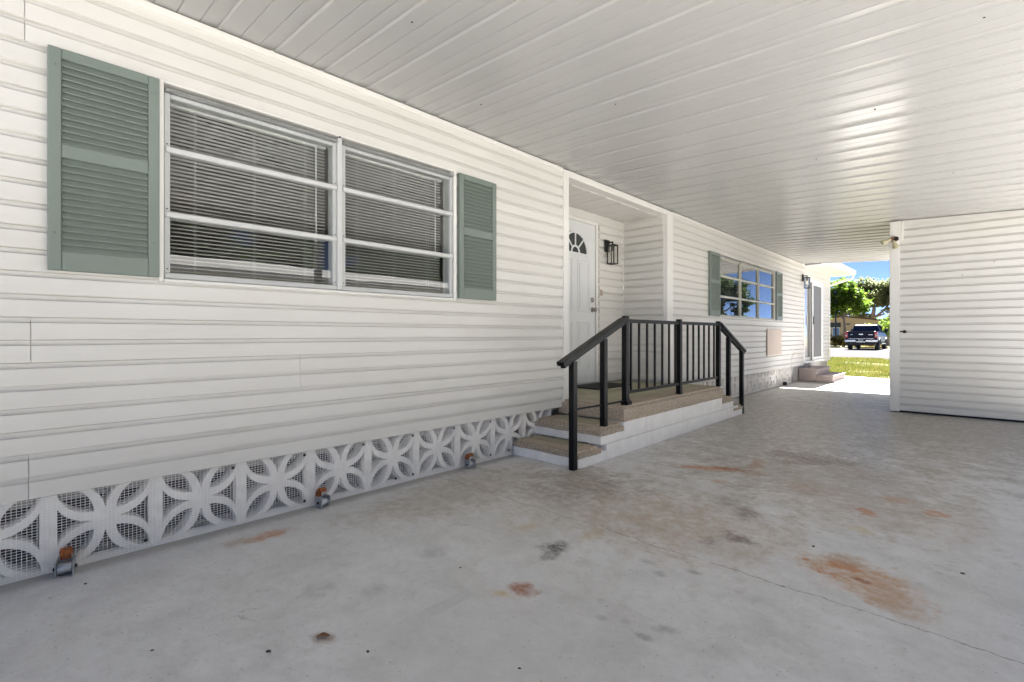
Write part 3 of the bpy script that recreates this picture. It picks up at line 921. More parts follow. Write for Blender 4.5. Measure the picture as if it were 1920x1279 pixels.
# white painted blocks
def blk(a, b, z0, z1, xa=XF - .19, xb=XF):
    m = MB(); m.cbox(xa, xb, rel(a) + .0012, rel(b) - .0012, z0 + .001, z1 - .001, .0035)
    m.build('concrete_block', M['block'], po)
blk(3.262, 3.68, 0, .083)
for k in range(8):
    a = 3.68 + k * .405
    blk(a, min(a + .405, 6.92), 0, .14)
blk(6.92, 7.08, 0, .083)
blk(3.587, 3.962, .142, .22)
for k in range(6):
    a = 3.962 + k * .41
    blk(a, min(a + .41, 6.35), .142, .30)
blk(6.35, 6.74, .142, .22)
# front faces of the near steps
for k in range(2):
    m = MB(); m.cbox(.004 + k * .267, .270 + k * .264, 0.0, .10, .0005, .083, .003); m.build('concrete_block', M['block'], po)
    m = MB(); m.cbox(-.02 + k * .28, .258 + k * .276, rel(3.587), rel(3.70), .143, .22, .003); m.build('concrete_block', M['block'], po)
m = MB(); m.box(.01, XF - .2, .12, rel(7.0), 0, .08); m.box(-.60, XF - .2, rel(4.10), rel(6.20), .02, .29); m.build('core', M['pier'], po)
# aggregate toppings with rounded, slightly chipped lips
def topping(a, b, z0, z1, x0, x1, name):
    bm = bmesh.new()
    bmesh.ops.create_cube(bm, size=1)
    for v in bm.verts:
        v.co = Vector(((x0 + x1) / 2 + v.co.x * (x1 - x0), rel((a + b) / 2) + v.co.y * (b - a), (z0 + z1) / 2 + v.co.z * (z1 - z0)))
    tops = [e for e in bm.edges if all(v.co.z > z1 - .001 for v in e.verts)]
    bmesh.ops.bevel(bm, geom=tops, offset=min(.028, (z1 - z0) * .45), segments=3, affect='EDGES')
    for _ in range(3):
        le = [e for e in bm.edges if e.calc_length() > .05]
        if le: bmesh.ops.subdivide_edges(bm, edges=le, cuts=1, use_grid_fill=True)
    bm.normal_update()
    for v in bm.verts:
        d = mnoise.noise(v.co * 14) * .004 + mnoise.noise(v.co * 40) * .002
        if v.co.z < z1 - .004: v.co += v.normal * d
        if v.co.z < z0 + .002: v.co.z -= abs(mnoise.noise(v.co * 22)) * .012
    me = bpy.data.meshes.new(name); bm.to_mesh(me); bm.free(); me.materials.append(M['aggregate'])
    return link(name, me, po)
t1 = topping(3.255, 3.586, .084, .140, .0, XF + .006, 'tread')
t2 = topping(3.580, 3.968, .221, .290, -.02, XF + .006, 'tread')
t3 = topping(3.955, 6.352, .301, .440, -.018, XF + .007, 'platform')
t4 = topping(6.353, 6.745, .221, .290, .0, XF + .006, 'tread')
t5 = topping(6.746, 7.085, .084, .140, .0, XF + .006, 'tread')
m = MB(); m.box(XB + .001, -.017, rel(4.065), rel(Y_A1) - .002, .30, .4395); m.build('alcove_floor', M['olive'], po)
def painted(a, b, x0, x1, z, mat):
    m = MB(); nn = 26; pts = []
    for (ax, ay, bx, by) in ((x0, a, x1, a), (x1, a, x1, b), (x1, b, x0, b), (x0, b, x0, a)):
        for k in range(nn):
            t = k / nn
            x, y = ax + (bx - ax) * t, ay + (by - ay) * t
            pts.append((x + .014 * mnoise.noise((x * 9, y * 9, 3)), rel(y) + .014 * mnoise.noise((x * 9, y * 9, 7))))
    m.prism(pts, 'z', z - .01, z + .0025)
    m.build('painted_field', mat, po)
painted(4.12, 6.30, .012, .47, .440, M['olive'])
painted(3.40, 3.560, .10, .60, .140, M['olivestep'])
painted(3.70, 3.935, .08, .60, .290, M['olivestep'])
dm_ = tag(MB().cbox(-.62, -.17, 4.90, 5.66, .4405, .456, .004).build('doormat', M['mat']), 'black doormat on the porch floor before the entry door', 'doormat')

# ------------------------------------------------------------------ porch railing
rl = thing('porch_railing', 'black metal railing with balusters along the porch and both stairs', 'railing', (.69, 3.225, 0))
ry = lambda y: y - 3.225
def post(y, z0, z1, w=.026, dx=0.0):
    m = MB(); m.cbox(dx - w, dx + w, ry(y) - w, ry(y) + w, z0, z1, .003)
    return m.build('post', M['black'], rl)
PC = {'A': (3.225, .0, .878), 'B': (3.69, .290, 1.06), 'C': (4.055, .438, 1.268), 'D': (5.19, .438, 1.263), 'E': (6.312, .438, 1.262), 'F': (6.66, .290, 1.055), 'G': (7.125, 0, .864)}
for k, (y, a, b) in PC.items(): post(y, a, b, .026, .010 if k in 'AG' else 0)
m = MB(); m.cbox(-.03, .045, ry(4.055) - .035, ry(4.055) + .045, .4405, .475, .003); m.cbox(-.034, .034, ry(5.19) - .034, ry(5.19) + .034, .4405, .449, .002); m.build('foot_plate', M['black'], rl)
for (a, b) in ((PC['C'][0], PC['D'][0]), (PC['D'][0], PC['E'][0])):
    m = MB(); m.cbox(-.017, .017, ry(a) + .0265, ry(b) - .0265, 1.205, 1.240, .003); m.build('top_rail', M['black'], rl)
    m = MB(); m.cbox(-.016, .016, ry(a) + .0265, ry(b) - .0265, .540, .568, .003); m.build('bottom_rail', M['black'], rl)
for y in (4.155, 4.310, 4.469, 4.629, 4.792, 4.947, 5.094, 5.405, 5.560, 5.714, 5.865, 6.015, 6.172):
    m = MB(); m.cbox(-.0095, .0095, ry(y) - .0095, ry(y) + .0095, .5685, 1.2045, .001); m.build('baluster', M['black'], rl)
def sloped(y0, z0, y1, z1):
    m = MB()
    L = math.hypot(y1 - y0, z1 - z0); ang = math.atan2(z1 - z0, y1 - y0)
    mt = Matrix.Translation((0, ry(y0), z0)) @ Matrix.Rotation(ang, 4, 'X')
    m.cbox(-.036, .036, 0, L, 0.0, .034, .003, mt); m.cbox(-.022, .022, .02, L - .01, -.028, -.0005, .002, mt)
    return m.build('handrail', M['black'], rl)
sloped(3.075, .845, 4.028, 1.222)
sloped(6.339, 1.215, 7.24, .845)
m = MB(); m.tube([(-.0, ry(3.252), .485), (.0, ry(3.664), .478)], .009, 8); m.tube([(0, ry(3.717), .478), (.0, ry(4.13), .478)], .009, 8); m.build('rod', M['black'], rl)

# ------------------------------------------------------------------ wall lanterns
def lantern(loc, label):
    t = thing('wall_lantern', label, 'lantern', loc, 0, 'black box lanterns on the house wall')
    m = MB(); m.cbox(0, .020, -.055, .055, -.02, .145, .004); m.build('backplate', M['blackmatte'], t)
    m = MB(); m.cbox(.021, .106, -.010, .010, .095, .115, .003); m.cbox(.086, .106, -.0095, .0095, .066, .0945, .003); m.build('arm', M['blackmatte'], t)
    m = MB(); c = (.096, 0); s = .049; z0, z1 = -.195, .065
    for sx_ in (-1, 1):
        for sy in (-1, 1): m.box(c[0] + sx_ * s - .006, c[0] + sx_ * s + .006, c[1] + sy * s - .006, c[1] + sy * s + .006, z0 + .0125, z1 - .0125)
    for zz in (z0, z1 - .012):
        for q in (-1, 1):
            m.box(c[0] - s - .006, c[0] + s + .006, c[1] + q * s - .006, c[1] + q * s + .006, zz, zz + .012)
            m.box(c[0] + q * s - .006, c[0] + q * s + .006, c[1] - s + .0062, c[1] + s - .0062, zz, zz + .012)
    m.box(c[0] - s, c[0] + s, -s, s, z1 + .0005, z1 + .006)
    m.build('frame', M['blackmatte'], t)
    for sx_, sy in ((1, 0), (-1, 0), (0, 1), (0, -1)):
        m = MB()
        if sx_: m.box(c[0] + sx_ * s - .001, c[0] + sx_ * s + .001, -s + .0065, s - .0065, z0 + .0125, z1 - .0125)
        else: m.box(c[0] - s + .0065, c[0] + s - .0065, sy * s - .001, sy * s + .001, z0 + .0125, z1 - .0125)
        m.build('pane', M['glass_lamp'], t)
    m = MB(); m.lathe([(.018, z1 - .02), (.018, z1 - .07), (.012, z1 - .08)], 12, Matrix.Translation((c[0], 0, 0))); m.build('socket', M['blackmatte'], t)
    m = MB(); m.lathe([(.012, z1 - .082), (.026, z1 - .11), (.030, z1 - .14), (.022, z1 - .165), (.004, z1 - .176)], 14, Matrix.Translation((c[0], 0, 0))); m.build('bulb', M['glass_lamp'], t)
    return t
lantern((XB + .0265, 5.79, 2.245), 'black box lantern beside the entry door in the alcove')
lantern((.0265, 13.30, 2.385), 'black box lantern beside the far sliding glass door')

# ------------------------------------------------------------------ painted steps under the sliding door
st_ = thing('rear_steps', 'taupe two-step stair below the sliding glass door', 'steps', (0, 13.05, 0))
m = MB(); m.cbox(.0, .375, 0, 1.34, .0005, .265, .005); m.build('riser', M['stepgrey'], st_)
m = MB(); m.cbox(-.005, .40, -.015, 1.355, .2655, .30, .006); m.build('tread', M['stepgrey'], st_)
m = MB(); m.cbox(.378, .690, .0, 1.34, .0005, .125, .005); m.build('riser', M['stepgrey'], st_)
m = MB(); m.cbox(.378, .715, -.015, 1.355, .1255, .162, .006); m.build('tread', M['stepgrey'], st_)
m = MB(); m.cbox(.37, .725, -.012, 1.352, .0006, .022, .004); m.build('base_board', M['stepgrey'], st_)

# ------------------------------------------------------------------ carport roof: ribbed pans running out from the house
cp = thing('carport', 'white carport roof of ribbed panels over the concrete slab', 'carport')
RX1 = 3.75; SLP = .0425; ZR = 2.792
YR0, YR1 = -.05, 13.50
PW = .3055
def pan_mesh():
    m = MB()
    prof = [(0, 0), (.0965, 0), (.0975, .0055), (.0995, .0055), (.1055, 0), (.2015, 0), (.2025, .0055), (.2045, .0055), (.2105, .0)]
    prof += [(.2105 + .081 * k / 5, .011 * (k / 5) ** 1.5) for k in range(1, 6)] + [(.2930, .013), (.3005, .003), (.3030, .0), (.3045, .0)]
    n_ = len(prof)
    xs = [-.16, .6, 1.3, 2.1, 2.9, RX1]
    vs = [(x, y, z - SLP * x) for x in xs for (y, z) in prof]
    fs = [(i * n_ + k, i * n_ + k + 1, (i + 1) * n_ + k + 1, (i + 1) * n_ + k) for i in range(len(xs) - 1) for k in range(n_ - 1)]
    m.add(vs, fs)
    up = [(x, y, .07 - SLP * x) for x in (0, RX1) for y in (0, .3045)]
    m.add(up, [(0, 1, 3, 2)])
    m.add([(0, 0, 0), (RX1, 0, -SLP * RX1), (RX1, 0, .07 - SLP * RX1), (0, 0, .07)], [(0, 1, 2, 3)])
    m.add([(0, .3045, 0), (RX1, .3045, -SLP * RX1), (RX1, .3045, .07 - SLP * RX1), (0, .3045, .07)], [(3, 2, 1, 0)])
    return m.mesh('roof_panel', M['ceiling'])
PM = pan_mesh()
k = 0
while YR0 + (k + 1) * PW <= YR1 + .05:
    o = link('roof_panel', PM, cp, (.0, YR0 + k * PW, ZR + random.uniform(-.0012, .0012)))
    o.rotation_euler = (random.uniform(-.0022, .0022), random.uniform(-.0005, .0005), 0)
    k += 1
YRE = YR0 + k * PW
for (x, y) in ((.9, 1.55), (1.72, 1.92), (2.55, 4.45), (2.9, 6.6), (1.2, 3.1), (.45, 2.4), (2.0, 5.3), (.6, 5.0), (1.5, 7.7), (3.1, 3.6)):
    m = MB(); m.lathe([(.006, 0), (.006, -.003), (.002, -.005)], 8, Matrix.Translation((x, YR0 + math.floor((y - YR0) / PW) * PW + .05, ZR - SLP * x + .0005)))
    m.build('screw', M['screw'], cp)
m = MB(); m.prism([(.40, ZR - .014 - .017), (RX1, ZR - .014 - SLP * RX1), (RX1, ZR + .10 - SLP * RX1), (.40, ZR + .10 - .017)], 'y', YRE + .002, YRE + .045); m.build('end_fascia', M['trim'], cp)
m = MB(); m.prism([(.0, ZR - .02), (RX1, ZR - .02 - SLP * RX1), (RX1, ZR + .10 - SLP * RX1), (0, ZR + .10)], 'y', YR0 - .045, YR0 - .002); m.build('end_fascia', M['trim'], cp)
m = MB(); m.cbox(RX1 + .002, RX1 + .11, YR0 - .05, YRE + .05, ZR - SLP * RX1 - .10, ZR - SLP * RX1 + .11, .006); m.build('gutter_beam', M['trim'], cp)
for y in (.1, 3.2, 6.4, 13.4):
    m = MB(); m.cbox(RX1 + .015, RX1 + .095, y - .04, y + .04, -.08, ZR - SLP * RX1 - .101, .004); m.build('post', M['trim'], cp)

# ------------------------------------------------------------------ storage shed at the far right
SX0, SX1, SY0, SY1 = 2.175, 3.70, 8.79, 12.2
sh = thing('storage_shed', 'white sided storage shed under the right of the carport', 'shed', (SX0, SY0, 0))
zt = lambda x: ZR - SLP * x - .006
m = MB()
m.prism([(0, .055), (SX1 - SX0, .055), (SX1 - SX0, zt(SX1)), (0, zt(SX0))], 'y', .003, SY1 - SY0); m.build('wall', M['siding'], sh)
m = MB(); m.box(.03, SX1 - SX0 - .03, .02, SY1 - SY0 - .02, .0, .054); m.build('sill', M['blackmatte'], sh)
z = .03; k = 0
Lsh = SX1 - SX0 - .10
while z < zt(SX1) - .02:
    h = CH
    top_lim = zt(SX1) - .004
    if z + CH > top_lim: h = top_lim - z
    if h < .03: break
    o = link('siding_plank', plank_mesh(Lsh, h), sh, (.10, 0, z), -R(90)); z += CH; k += 1
# tapered last course below the sloping ceiling
m = MB(); zb = z if z < zt(SX1) else zt(SX1) - .003
m.add([(.10, -.023, zb), (.10 + Lsh, -.023, zb), (.10, -.023, zt(SX0 + .1)), (.10 + Lsh, -.023, max(zb + .004, zt(SX1))), (.10, .002, zb), (.10 + Lsh, .002, zb), (.10, .002, zt(SX0 + .1)), (.10 + Lsh, .002, max(zb + .004, zt(SX1)))],
      [(0, 1, 3, 2), (4, 6, 7, 5), (0, 4, 5, 1), (2, 3, 7, 6), (0, 2, 6, 4), (1, 5, 7, 3)])
m.build('siding_plank', M['siding'], sh)
m = MB(); m.cbox(-.012, .099, -.034, .10, .014, zt(SX0) - .004, .004); m.build('corner_trim', M['trim'], sh)
m = MB(); m.cbox(-.004, .115, -.085, -.0345, 2.405, zt(SX0 + .1) - .008, .005); m.build('beam_end', M['trim'], sh)['label'] = 'short boxed beam end at the top of the shed corner'
m = MB(); m.cbox(.118, .145, -.06, -.0275, 2.405, zt(SX0 + .14) - .008, .004); m.build('downspout', M['trim'], sh)
m = MB(); m.cbox(.104, .150, -.034, -.0275, 1.13, 1.142, .002); m.lathe([(.020, 0), (.022, .01), (.012, .02)], 10, Matrix.Translation((.155, -.027, 1.134)) @ Matrix.Rotation(R(90), 4, 'X')); m.build('latch', M['blackmatte'], sh)
for (x, zq) in ((1.05, 2.02), (.75, 1.875)):
    m = MB(); m.lathe([(.006, 0), (.006, .003)], 8, Matrix.Translation((x, -.026, zq)) @ Matrix.Rotation(R(90), 4, 'X')); m.build('nail', M['screw'], sh)
# aged twin floodlight on the shed corner
fl2 = thing('flood_light', 'aged twin-head floodlight on the corner of the storage shed', 'flood light', (SX0 + .045, SY0 - .086, 2.43))
m = MB(); m.lathe([(.045, 0), (.045, .022), (.030, .030)], 16, Matrix.Rotation(R(90), 4, 'X')); m.build('base', M['chimes'], fl2)
def head(rot, loc, nm):
    m = MB(); mt = Matrix.Translation(loc) @ rot
    m.lathe([(.014, 0), (.020, .02), (.022, .05), (.034, .085), (.038, .115), (.030, .118), (.004, .105)], 14, mt)
    return m.build(nm, M['ivory'], fl2)
head(Matrix.Rotation(R(-115), 4, 'Y') @ Matrix.Rotation(R(15), 4, 'X'), (-.03, -.045, .0), 'lamp_head')
head(Matrix.Rotation(R(165), 4, 'Y'), (-.005, -.045, -.02), 'lamp_head')
m = MB(); m.lathe([(.020, 0), (.026, .03), (.028, .05), (.02, .052), (.004, .04)], 14, Matrix.Translation((.03, -.03, -.01)) @ Matrix.Rotation(R(80), 4, 'X')); m.build('socket', M['blackmatte'], fl2)
m = MB(); m.tube([(0, -.02, .0), (-.012, -.045, .004), (-.03, -.05, .0)], .010, 8); m.build('arm', M['rust'], fl2)

# ------------------------------------------------------------------ litter on the slab
m = MB()
ln_ = 14
vs = []
for k in range(ln_ + 1):
    t = k / ln_; wv = .012 * math.sin(math.pi * t) ** .8
    zc = .002 + .005 * math.sin(math.pi * t) ** 2
    vs += [(-wv, .048 * (t - .5), zc + .003), (0, .048 * (t - .5), zc), (wv, .048 * (t - .5), zc + .004)]
m.add(vs, [(3 * k + j, 3 * k + j + 1, 3 * k + j + 4, 3 * k + j + 3) for k in range(ln_) for j in range(2)])
tag(m.build('dry_leaf', M['leaf_dry'], loc=(1.357, .82, .001), rotz=R(-35)), 'curled brown dry leaf lying on the near concrete', 'leaf')
bm = bmesh.new(); bmesh.ops.create_icosphere(bm, subdivisions=2, radius=1)
for v in bm.verts: v.co *= 1 + .35 * mnoise.noise(v.co * 1.7)
for v in bm.verts: v.co.z *= .5
bme = bpy.data.meshes.new('pebble'); bm.to_mesh(bme); bm.free(); bme.materials.append(M['screw'])
for (x, y, r, lab) in ((1.299, .653, .0065, 'dark grit fleck on the concrete left of the dry leaf'), (1.549, .890, .005, 'dark grit fleck on the concrete right of the dry leaf'),
                       (.232, .277, .005, 'dark grit fleck on the concrete beside the nearest tie-down anchor'), (1.314, 1.508, .004, 'dark grit fleck on the concrete above the small red stain'),
                       (2.46, 2.915, .007, 'dark grit fleck on the concrete above the large rust stain'), (3.027, 3.055, .007, 'dark grit fleck on the concrete right of the large rust stain'),
                       (1.987, 1.187, .004, 'dark grit fleck at the bottom edge of the near concrete'), (1.0, .378, .004, 'dark grit fleck on the near concrete at the lower left')):
    o = link('pebble', bme, None, (x, y, r * .3)); o.scale = (r, r * 1.4, r); o.rotation_euler = (0, 0, x * 9)
    tag(o, lab, 'pebble', 'grit scattered on the slab')

# ------------------------------------------------------------------ grass of the far verge (short blades)
def grass_patch(x0, x1, y0, y1, n_, hmin, hmax, name):
    m = MB(); rnd = random.Random(3)
    for _ in range(n_):
        x, y = rnd.uniform(x0, x1), rnd.uniform(y0, y1)
        d = mnoise.noise((x * .9, y * .9, 1.7))
        if d < -.02 and rnd.random() < .85: continue
        h = rnd.uniform(hmin, hmax); a = rnd.uniform(0, 6.283); wv = rnd.uniform(.006, .012)
        dx, dy = math.cos(a) * wv, math.sin(a) * wv
        lx, ly = rnd.uniform(-.5, .5) * h, rnd.uniform(-.5, .5) * h
        m.v += [(x - dx, y - dy, -.085), (x + dx, y + dy, -.085), (x + lx, y + ly, -.085 + h)]
        q = len(m.v); m.f.append((q - 3, q - 2, q - 1)); m.s.append(False)
    me = bpy.data.meshes.new(name); me.from_pydata(m.v, [], m.f); me.materials.append(M['grass'])
    o = link(name, me); stuff(o)
    tag(o, 'sunlit patchy lawn between the walkway and the road', 'grass')
grass_patch(-4.0, 3.6, 15.55, 28.85, 90000, .05, .12, 'grass')

# ------------------------------------------------------------------ trees and shrubs
def crown_mesh(name, lobes, n_leaf, size, mat, seed, fill=.55):
    rnd = random.Random(seed); v = []; f = []
    vol = [a[3] * a[4] * a[5] for a in lobes]; tot = sum(vol)
    for (cx, cy, cz, rx, ry_, rz), vv in zip(lobes, vol):
        nl = int(n_leaf * vv / tot); nclump = max(6, nl // 70)
        for c in range(nclump):
            while True:
                d = Vector((rnd.gauss(0, 1), rnd.gauss(0, 1), rnd.gauss(0, 1)))
                if d.length > .1: break
            d.normalize(); r = rnd.random() ** fill
            p = Vector((cx + d.x * rx * r, cy + d.y * ry_ * r, cz + d.z * rz * r))
            cs = rnd.uniform(.10, .22) * (rx + ry_ + rz) / 3 * 1.25
            for _ in range(nl // nclump):
                q = p + Vector((rnd.gauss(0, cs), rnd.gauss(0, cs), rnd.gauss(0, cs * .55)))
                s = size * rnd.uniform(.6, 1.4)
                u = Vector((rnd.gauss(0, 1), rnd.gauss(0, 1), rnd.gauss(0, .7))).normalized()
                w_ = u.cross(Vector((rnd.gauss(0, 1), rnd.gauss(0, 1), rnd.gauss(0, 1)))).normalized()
                b = len(v)
                v += [tuple(q - u * s), tuple(q + w_ * s * .45), tuple(q + u * s), tuple(q - w_ * s * .45)]
                f.append((b, b + 1, b + 2, b + 3))
    me = bpy.data.meshes.new(name); me.from_pydata(v, [], f); me.materials.append(mat)
    return me
def tree(name, label, loc, trunk, limbs, lobes, n_leaf, size, mat, seed, group='trees around the parking court', cat='tree'):
    t = thing(name, label, cat, loc, 0, group)
    m = MB(); m.tube(trunk[0], trunk[1], 9)
    for p, r in limbs: m.tube(p, r, 6)
    m.build('trunk', M['bark'], t)
    link('crown', crown_mesh('crown', lobes, n_leaf, size, mat, seed), t)
    return t
GZ = -.085
tree('broadleaf_tree', 'bright green leafy tree beyond the far corner of the home', (-6.3, 56, GZ),
     ([(0, 0, 0), (.1, 0, 1.5), (0, .1, 3.0)], [.16, .13, .09]),
     [([(0, .1, 2.6), (-.7, 0, 3.6), (-1.0, 0, 4.4)], [.08, .06, .03]), ([(0, .1, 2.8), (.8, .1, 3.7), (1.2, 0, 4.4)], [.08, .06, .03]), ([(0, .1, 2.9), (.1, .2, 4.2), (0, 0, 5.5)], [.09, .06, .03])],
     [(-1.0, 0, 4.1, 1.2, 1.2, 1.2), (.4, .2, 4.4, 1.3, 1.2, 1.1), (-.2, 0, 5.4, 1.3, 1.2, 1.0), (1.35, -.2, 3.7, .8, .9, .7), (-1.9, .1, 5.2, .9, .8, .9), (.9, 0, 5.0, .8, .8, .6)], 14000, .13, M['leaf_bright'], 11)
oak_lobes = [(-1.0, 0, 3.6, 1.3, 1.2, .7), (2.4, .3, 3.7, 1.5, 1.2, .8), (-3.2, 0, 3.9, 1.3, 1.2, .8), (.3, .5, 5.8, 2.0, 1.6, 1.2), (0, 0, 6.6, 2.2, 2.0, 1.3), (-2.4, 0, 6.6, 1.9, 1.6, 1.3), (2.2, 0, 7.1, 1.8, 1.7, 1.4), (-.8, .3, 7.6, 1.7, 1.6, .9), (3.3, 0, 5.2, 1.6, 1.4, 1.1), (-3.4, .2, 5.2, 1.5, 1.4, 1.0), (1.2, -.6, 5.0, 1.2, 1.2, .7), (-1.3, -.5, 4.6, 1.2, 1.0, .6)]
oak_tr = ([(0, 0, 0), (.1, 0, 1.6), (0, .1, 3.2), (.2, 0, 4.6)], [.42, .34, .28, .2])
oak_limbs = [([(0, .1, 2.8), (-1.2, 0, 4.2), (-2.4, 0, 6.2)], [.2, .14, .05]), ([(.1, .1, 3.2), (1.3, .1, 4.4), (2.6, 0, 6.4)], [.2, .14, .05]), ([(.2, 0, 4.4), (.1, 0, 6), (-.5, 0, 7.4)], [.18, .1, .04]), ([(0, 0, 3.3), (1.8, -.2, 4.0), (3.4, 0, 5.0)], [.14, .09, .03]), ([(0, 0, 3.0), (-2.0, .2, 4.0), (-3.6, .2, 5.0)], [.14, .09, .03])]
oak = tree('oak_tree', 'tall pale oak with a thick trunk behind the parked pickup', (-7.0, 79, GZ), oak_tr, oak_limbs, oak_lobes, 22000, .17, M['leaf_oak'], 5)
t = copy_tree(oak); t.location = (-1.2, 86, GZ); t.rotation_euler = (0, 0, R(130)); t['label'] = 'tall oak farther back, partly hidden by the shed corner'
tree('ornamental_shrub', 'yellow-green bush right of the pickup near the shed edge', (-3.6, 58, GZ), ([(0, 0, 0), (0, 0, 1.0)], [.08, .05]), [([(0, 0, .8), (.5, 0, 1.6)], [.04, .02]), ([(0, 0, .8), (-.5, 0, 1.6)], [.04, .02])],
     [(0, 0, 1.6, 1.3, 1.1, .9), (1.0, 0, 1.9, .9, .8, .7)], 2600, .11, M['leaf_bright'], 21, 'shrubs by the tan building', 'bush')
for i, (x, y, s, lab) in enumerate(((-7.4, 54.2, .75, 'golden-green shrub by the yellow wheel stop, leftmost'), (-6.3, 54.3, .65, 'golden-green shrub just left of the parked pickup'), (-5.1, 54.4, .55, 'golden shrub mostly hidden behind the parked pickup'), (-3.9, 54.3, .55, 'golden shrub seen past the right flank of the pickup'))):
    tree('ornamental_shrub', lab, (x, y, GZ), ([(0, 0, 0), (0, 0, .4)], [.04, .02]), [([(0, 0, .2), (.2, 0, .5)], [.02, .01])],
         [(0, 0, .5 * s / .65, .75, .6, .5 * s / .65)], 1300, .07, M['leaf_gold'], 30 + i, 'shrubs by the tan building', 'bush')
# trees seen mirrored in the windows
side = tree('shade_tree', 'dark leafy tree mirrored in the far window, nearest', (19.5, 57, GZ), oak_tr, oak_limbs, oak_lobes, 14000, .19, M['leaf_dark'], 8, 'trees mirrored in the windows')
for (x, y, rz, sc, lab) in ((29, 66, 70, 1.05, 'dark tree mirrored in the left part of the far window'), (27, 12, 200, .95, 'tree mirrored in the lower panes of the near window'), (26, 23, 300, 1.0, 'tree mirrored in the near window, right of the first'), (29, 2, 20, 1.0, 'tree across the side lawn facing the near window'), (22, 5.5, 150, .8, 'smaller tree behind the neighbouring home, mirrored at the left of the near window'), (23, 17, 250, .85, 'smaller tree mirrored above the white roof in the near window'), (25, 36, 100, 1.1, 'tree across the side lawn facing the porch')):
    t = copy_tree(side); t.location = (x, y, GZ); t.rotation_euler = (0, 0, R(rz)); t.scale = (sc, sc, sc); t['label'] = lab

# neighbouring home across the side lawn (mirrored in the near window)
nb = thing('neighbour_home', 'low white neighbouring home mirrored in the near window', 'house', (12.5, -8, GZ))
m = MB(); m.box(0, 6, 0, 22, .5, 2.9); m.build('wall', M['siding'], nb)
m = MB(); m.prism([(-.5, 2.85), (-.5, 3.0), (3, 3.7), (6.5, 3.0), (6.5, 2.85)], 'y', -.4, 22.4); m.build('roof', M['trim'], nb)
m = MB(); m.box(.05, 5.95, .05, 21.95, 0, .499); m.build('skirt', M['pier'], nb)
for y in (2.5, 7.5, 12.5, 17.5):
    m = MB(); m.box(-.03, -.004, y - .85, y + .85, 1.15, 2.25); w_ = m.build('window', M['trim'], nb)
    m = MB(); m.box(-.045, -.031, y - .78, y + .78, 1.22, 2.18); m.build('pane', M['glass_far'], w_)

# ------------------------------------------------------------------ parked pickup
tk = thing('pickup_truck', 'dark blue-black crew-cab pickup parked nose-in, rear to the viewer', 'pickup truck', (-3.32, 44.78, -.075))
HW = 1.0
def xsec(y, pts): return [(x, y, z) for x, z in pts]
m = MB()   # lower body: sections along y, rear (0) to nose (5.85)
secs = []
for y, wd, zt_, zb_ in ((.0, .985, 1.38, .62), (.06, 1.0, 1.40, .58), (1.95, 1.0, 1.40, .55), (2.0, 1.0, 1.40, .50), (4.2, 1.0, 1.36, .50), (4.35, 1.0, 1.30, .52), (5.55, .97, 1.20, .55), (5.85, .88, 1.05, .60)):
    secs.append([(-wd, y, zb_ + .12), (-wd + .06, y, zb_), (wd - .06, y, zb_), (wd, y, zb_ + .12), (wd, y, (zb_ + zt_) / 2 + .1), (wd - .05, y, zt_ - .08), (wd - .10, y, zt_), (-wd + .10, y, zt_), (-wd + .05, y, zt_ - .08), (-wd, y, (zb_ + zt_) / 2 + .1)])
n_ = len(secs[0])
m.add([p for s in secs for p in s], [(i * n_ + k, i * n_ + (k + 1) % n_, (i + 1) * n_ + (k + 1) % n_, (i + 1) * n_ + k) for i in range(len(secs) - 1) for k in range(n_)])
m.add(secs[0], [tuple(range(n_))]); m.add(secs[-1], [tuple(range(n_))])
m.build('body', M['truck'], tk)
m = MB()   # cab
cs = []
for y, wb, wt, zb_, zt_ in ((1.96, .93, .86, 1.39, 1.42), (2.12, .93, .75, 1.39, 1.86), (2.35, .93, .74, 1.39, 1.93), (3.4, .93, .74, 1.39, 1.95), (3.75, .93, .74, 1.38, 1.90), (4.45, .92, .84, 1.32, 1.36)):
    cs.append([(-wb, y, zb_), (wb, y, zb_), (wt, y, zt_ - .03), (wt - .06, y, zt_), (-wt + .06, y, zt_), (-wt, y, zt_ - .03)])
n_ = 6
m.add([p for s in cs for p in s], [(i * n_ + k, i * n_ + (k + 1) % n_, (i + 1) * n_ + (k + 1) % n_, (i + 1) * n_ + k) for i in range(len(cs) - 1) for k in range(n_)])
m.add(cs[0], [tuple(range(n_))]); m.add(cs[-1], [tuple(range(n_))])
m.build('cab', M['truck'], tk)
def slab4(pts, off, mat, name, parent=tk):
    pts = [Vector(p) for p in pts]; nn = (pts[1] - pts[0]).cross(pts[2] - pts[0]).normalized() * off
    m = MB(); m.add([p + nn * .2 for p in pts] + [p + nn for p in pts], [(0, 1, 2, 3), (4, 5, 6, 7), (0, 1, 5, 4), (1, 2, 6, 5), (2, 3, 7, 6), (3, 0, 4, 7)])
    return m.build(name, mat, parent)
slab4([(-.84, 1.972, 1.455), (.84, 1.972, 1.455), (.70, 2.108, 1.83), (-.70, 2.108, 1.83)], .012, M['glass_car'], 'rear_window')
for s in (-1, 1):
    slab4([(s * .915, 2.45, 1.44), (s * .915, 3.15, 1.44), (s * .765, 3.15, 1.87), (s * .765, 2.40, 1.87)], .03 * s, M['glass_car'], 'side_window')
    slab4([(s * .915, 3.25, 1.44), (s * .905, 4.15, 1.42), (s * .775, 3.68, 1.84), (s * .765, 3.25, 1.87)], .03 * s, M['glass_car'], 'side_window')
m = MB(); m.cbox(-.80, .80, -.035, .02, .80, 1.40, .015); m.cbox(-.78, .78, -.06, -.0355, 1.33, 1.40, .008); tg = m.build('tailgate', M['truck'], tk)
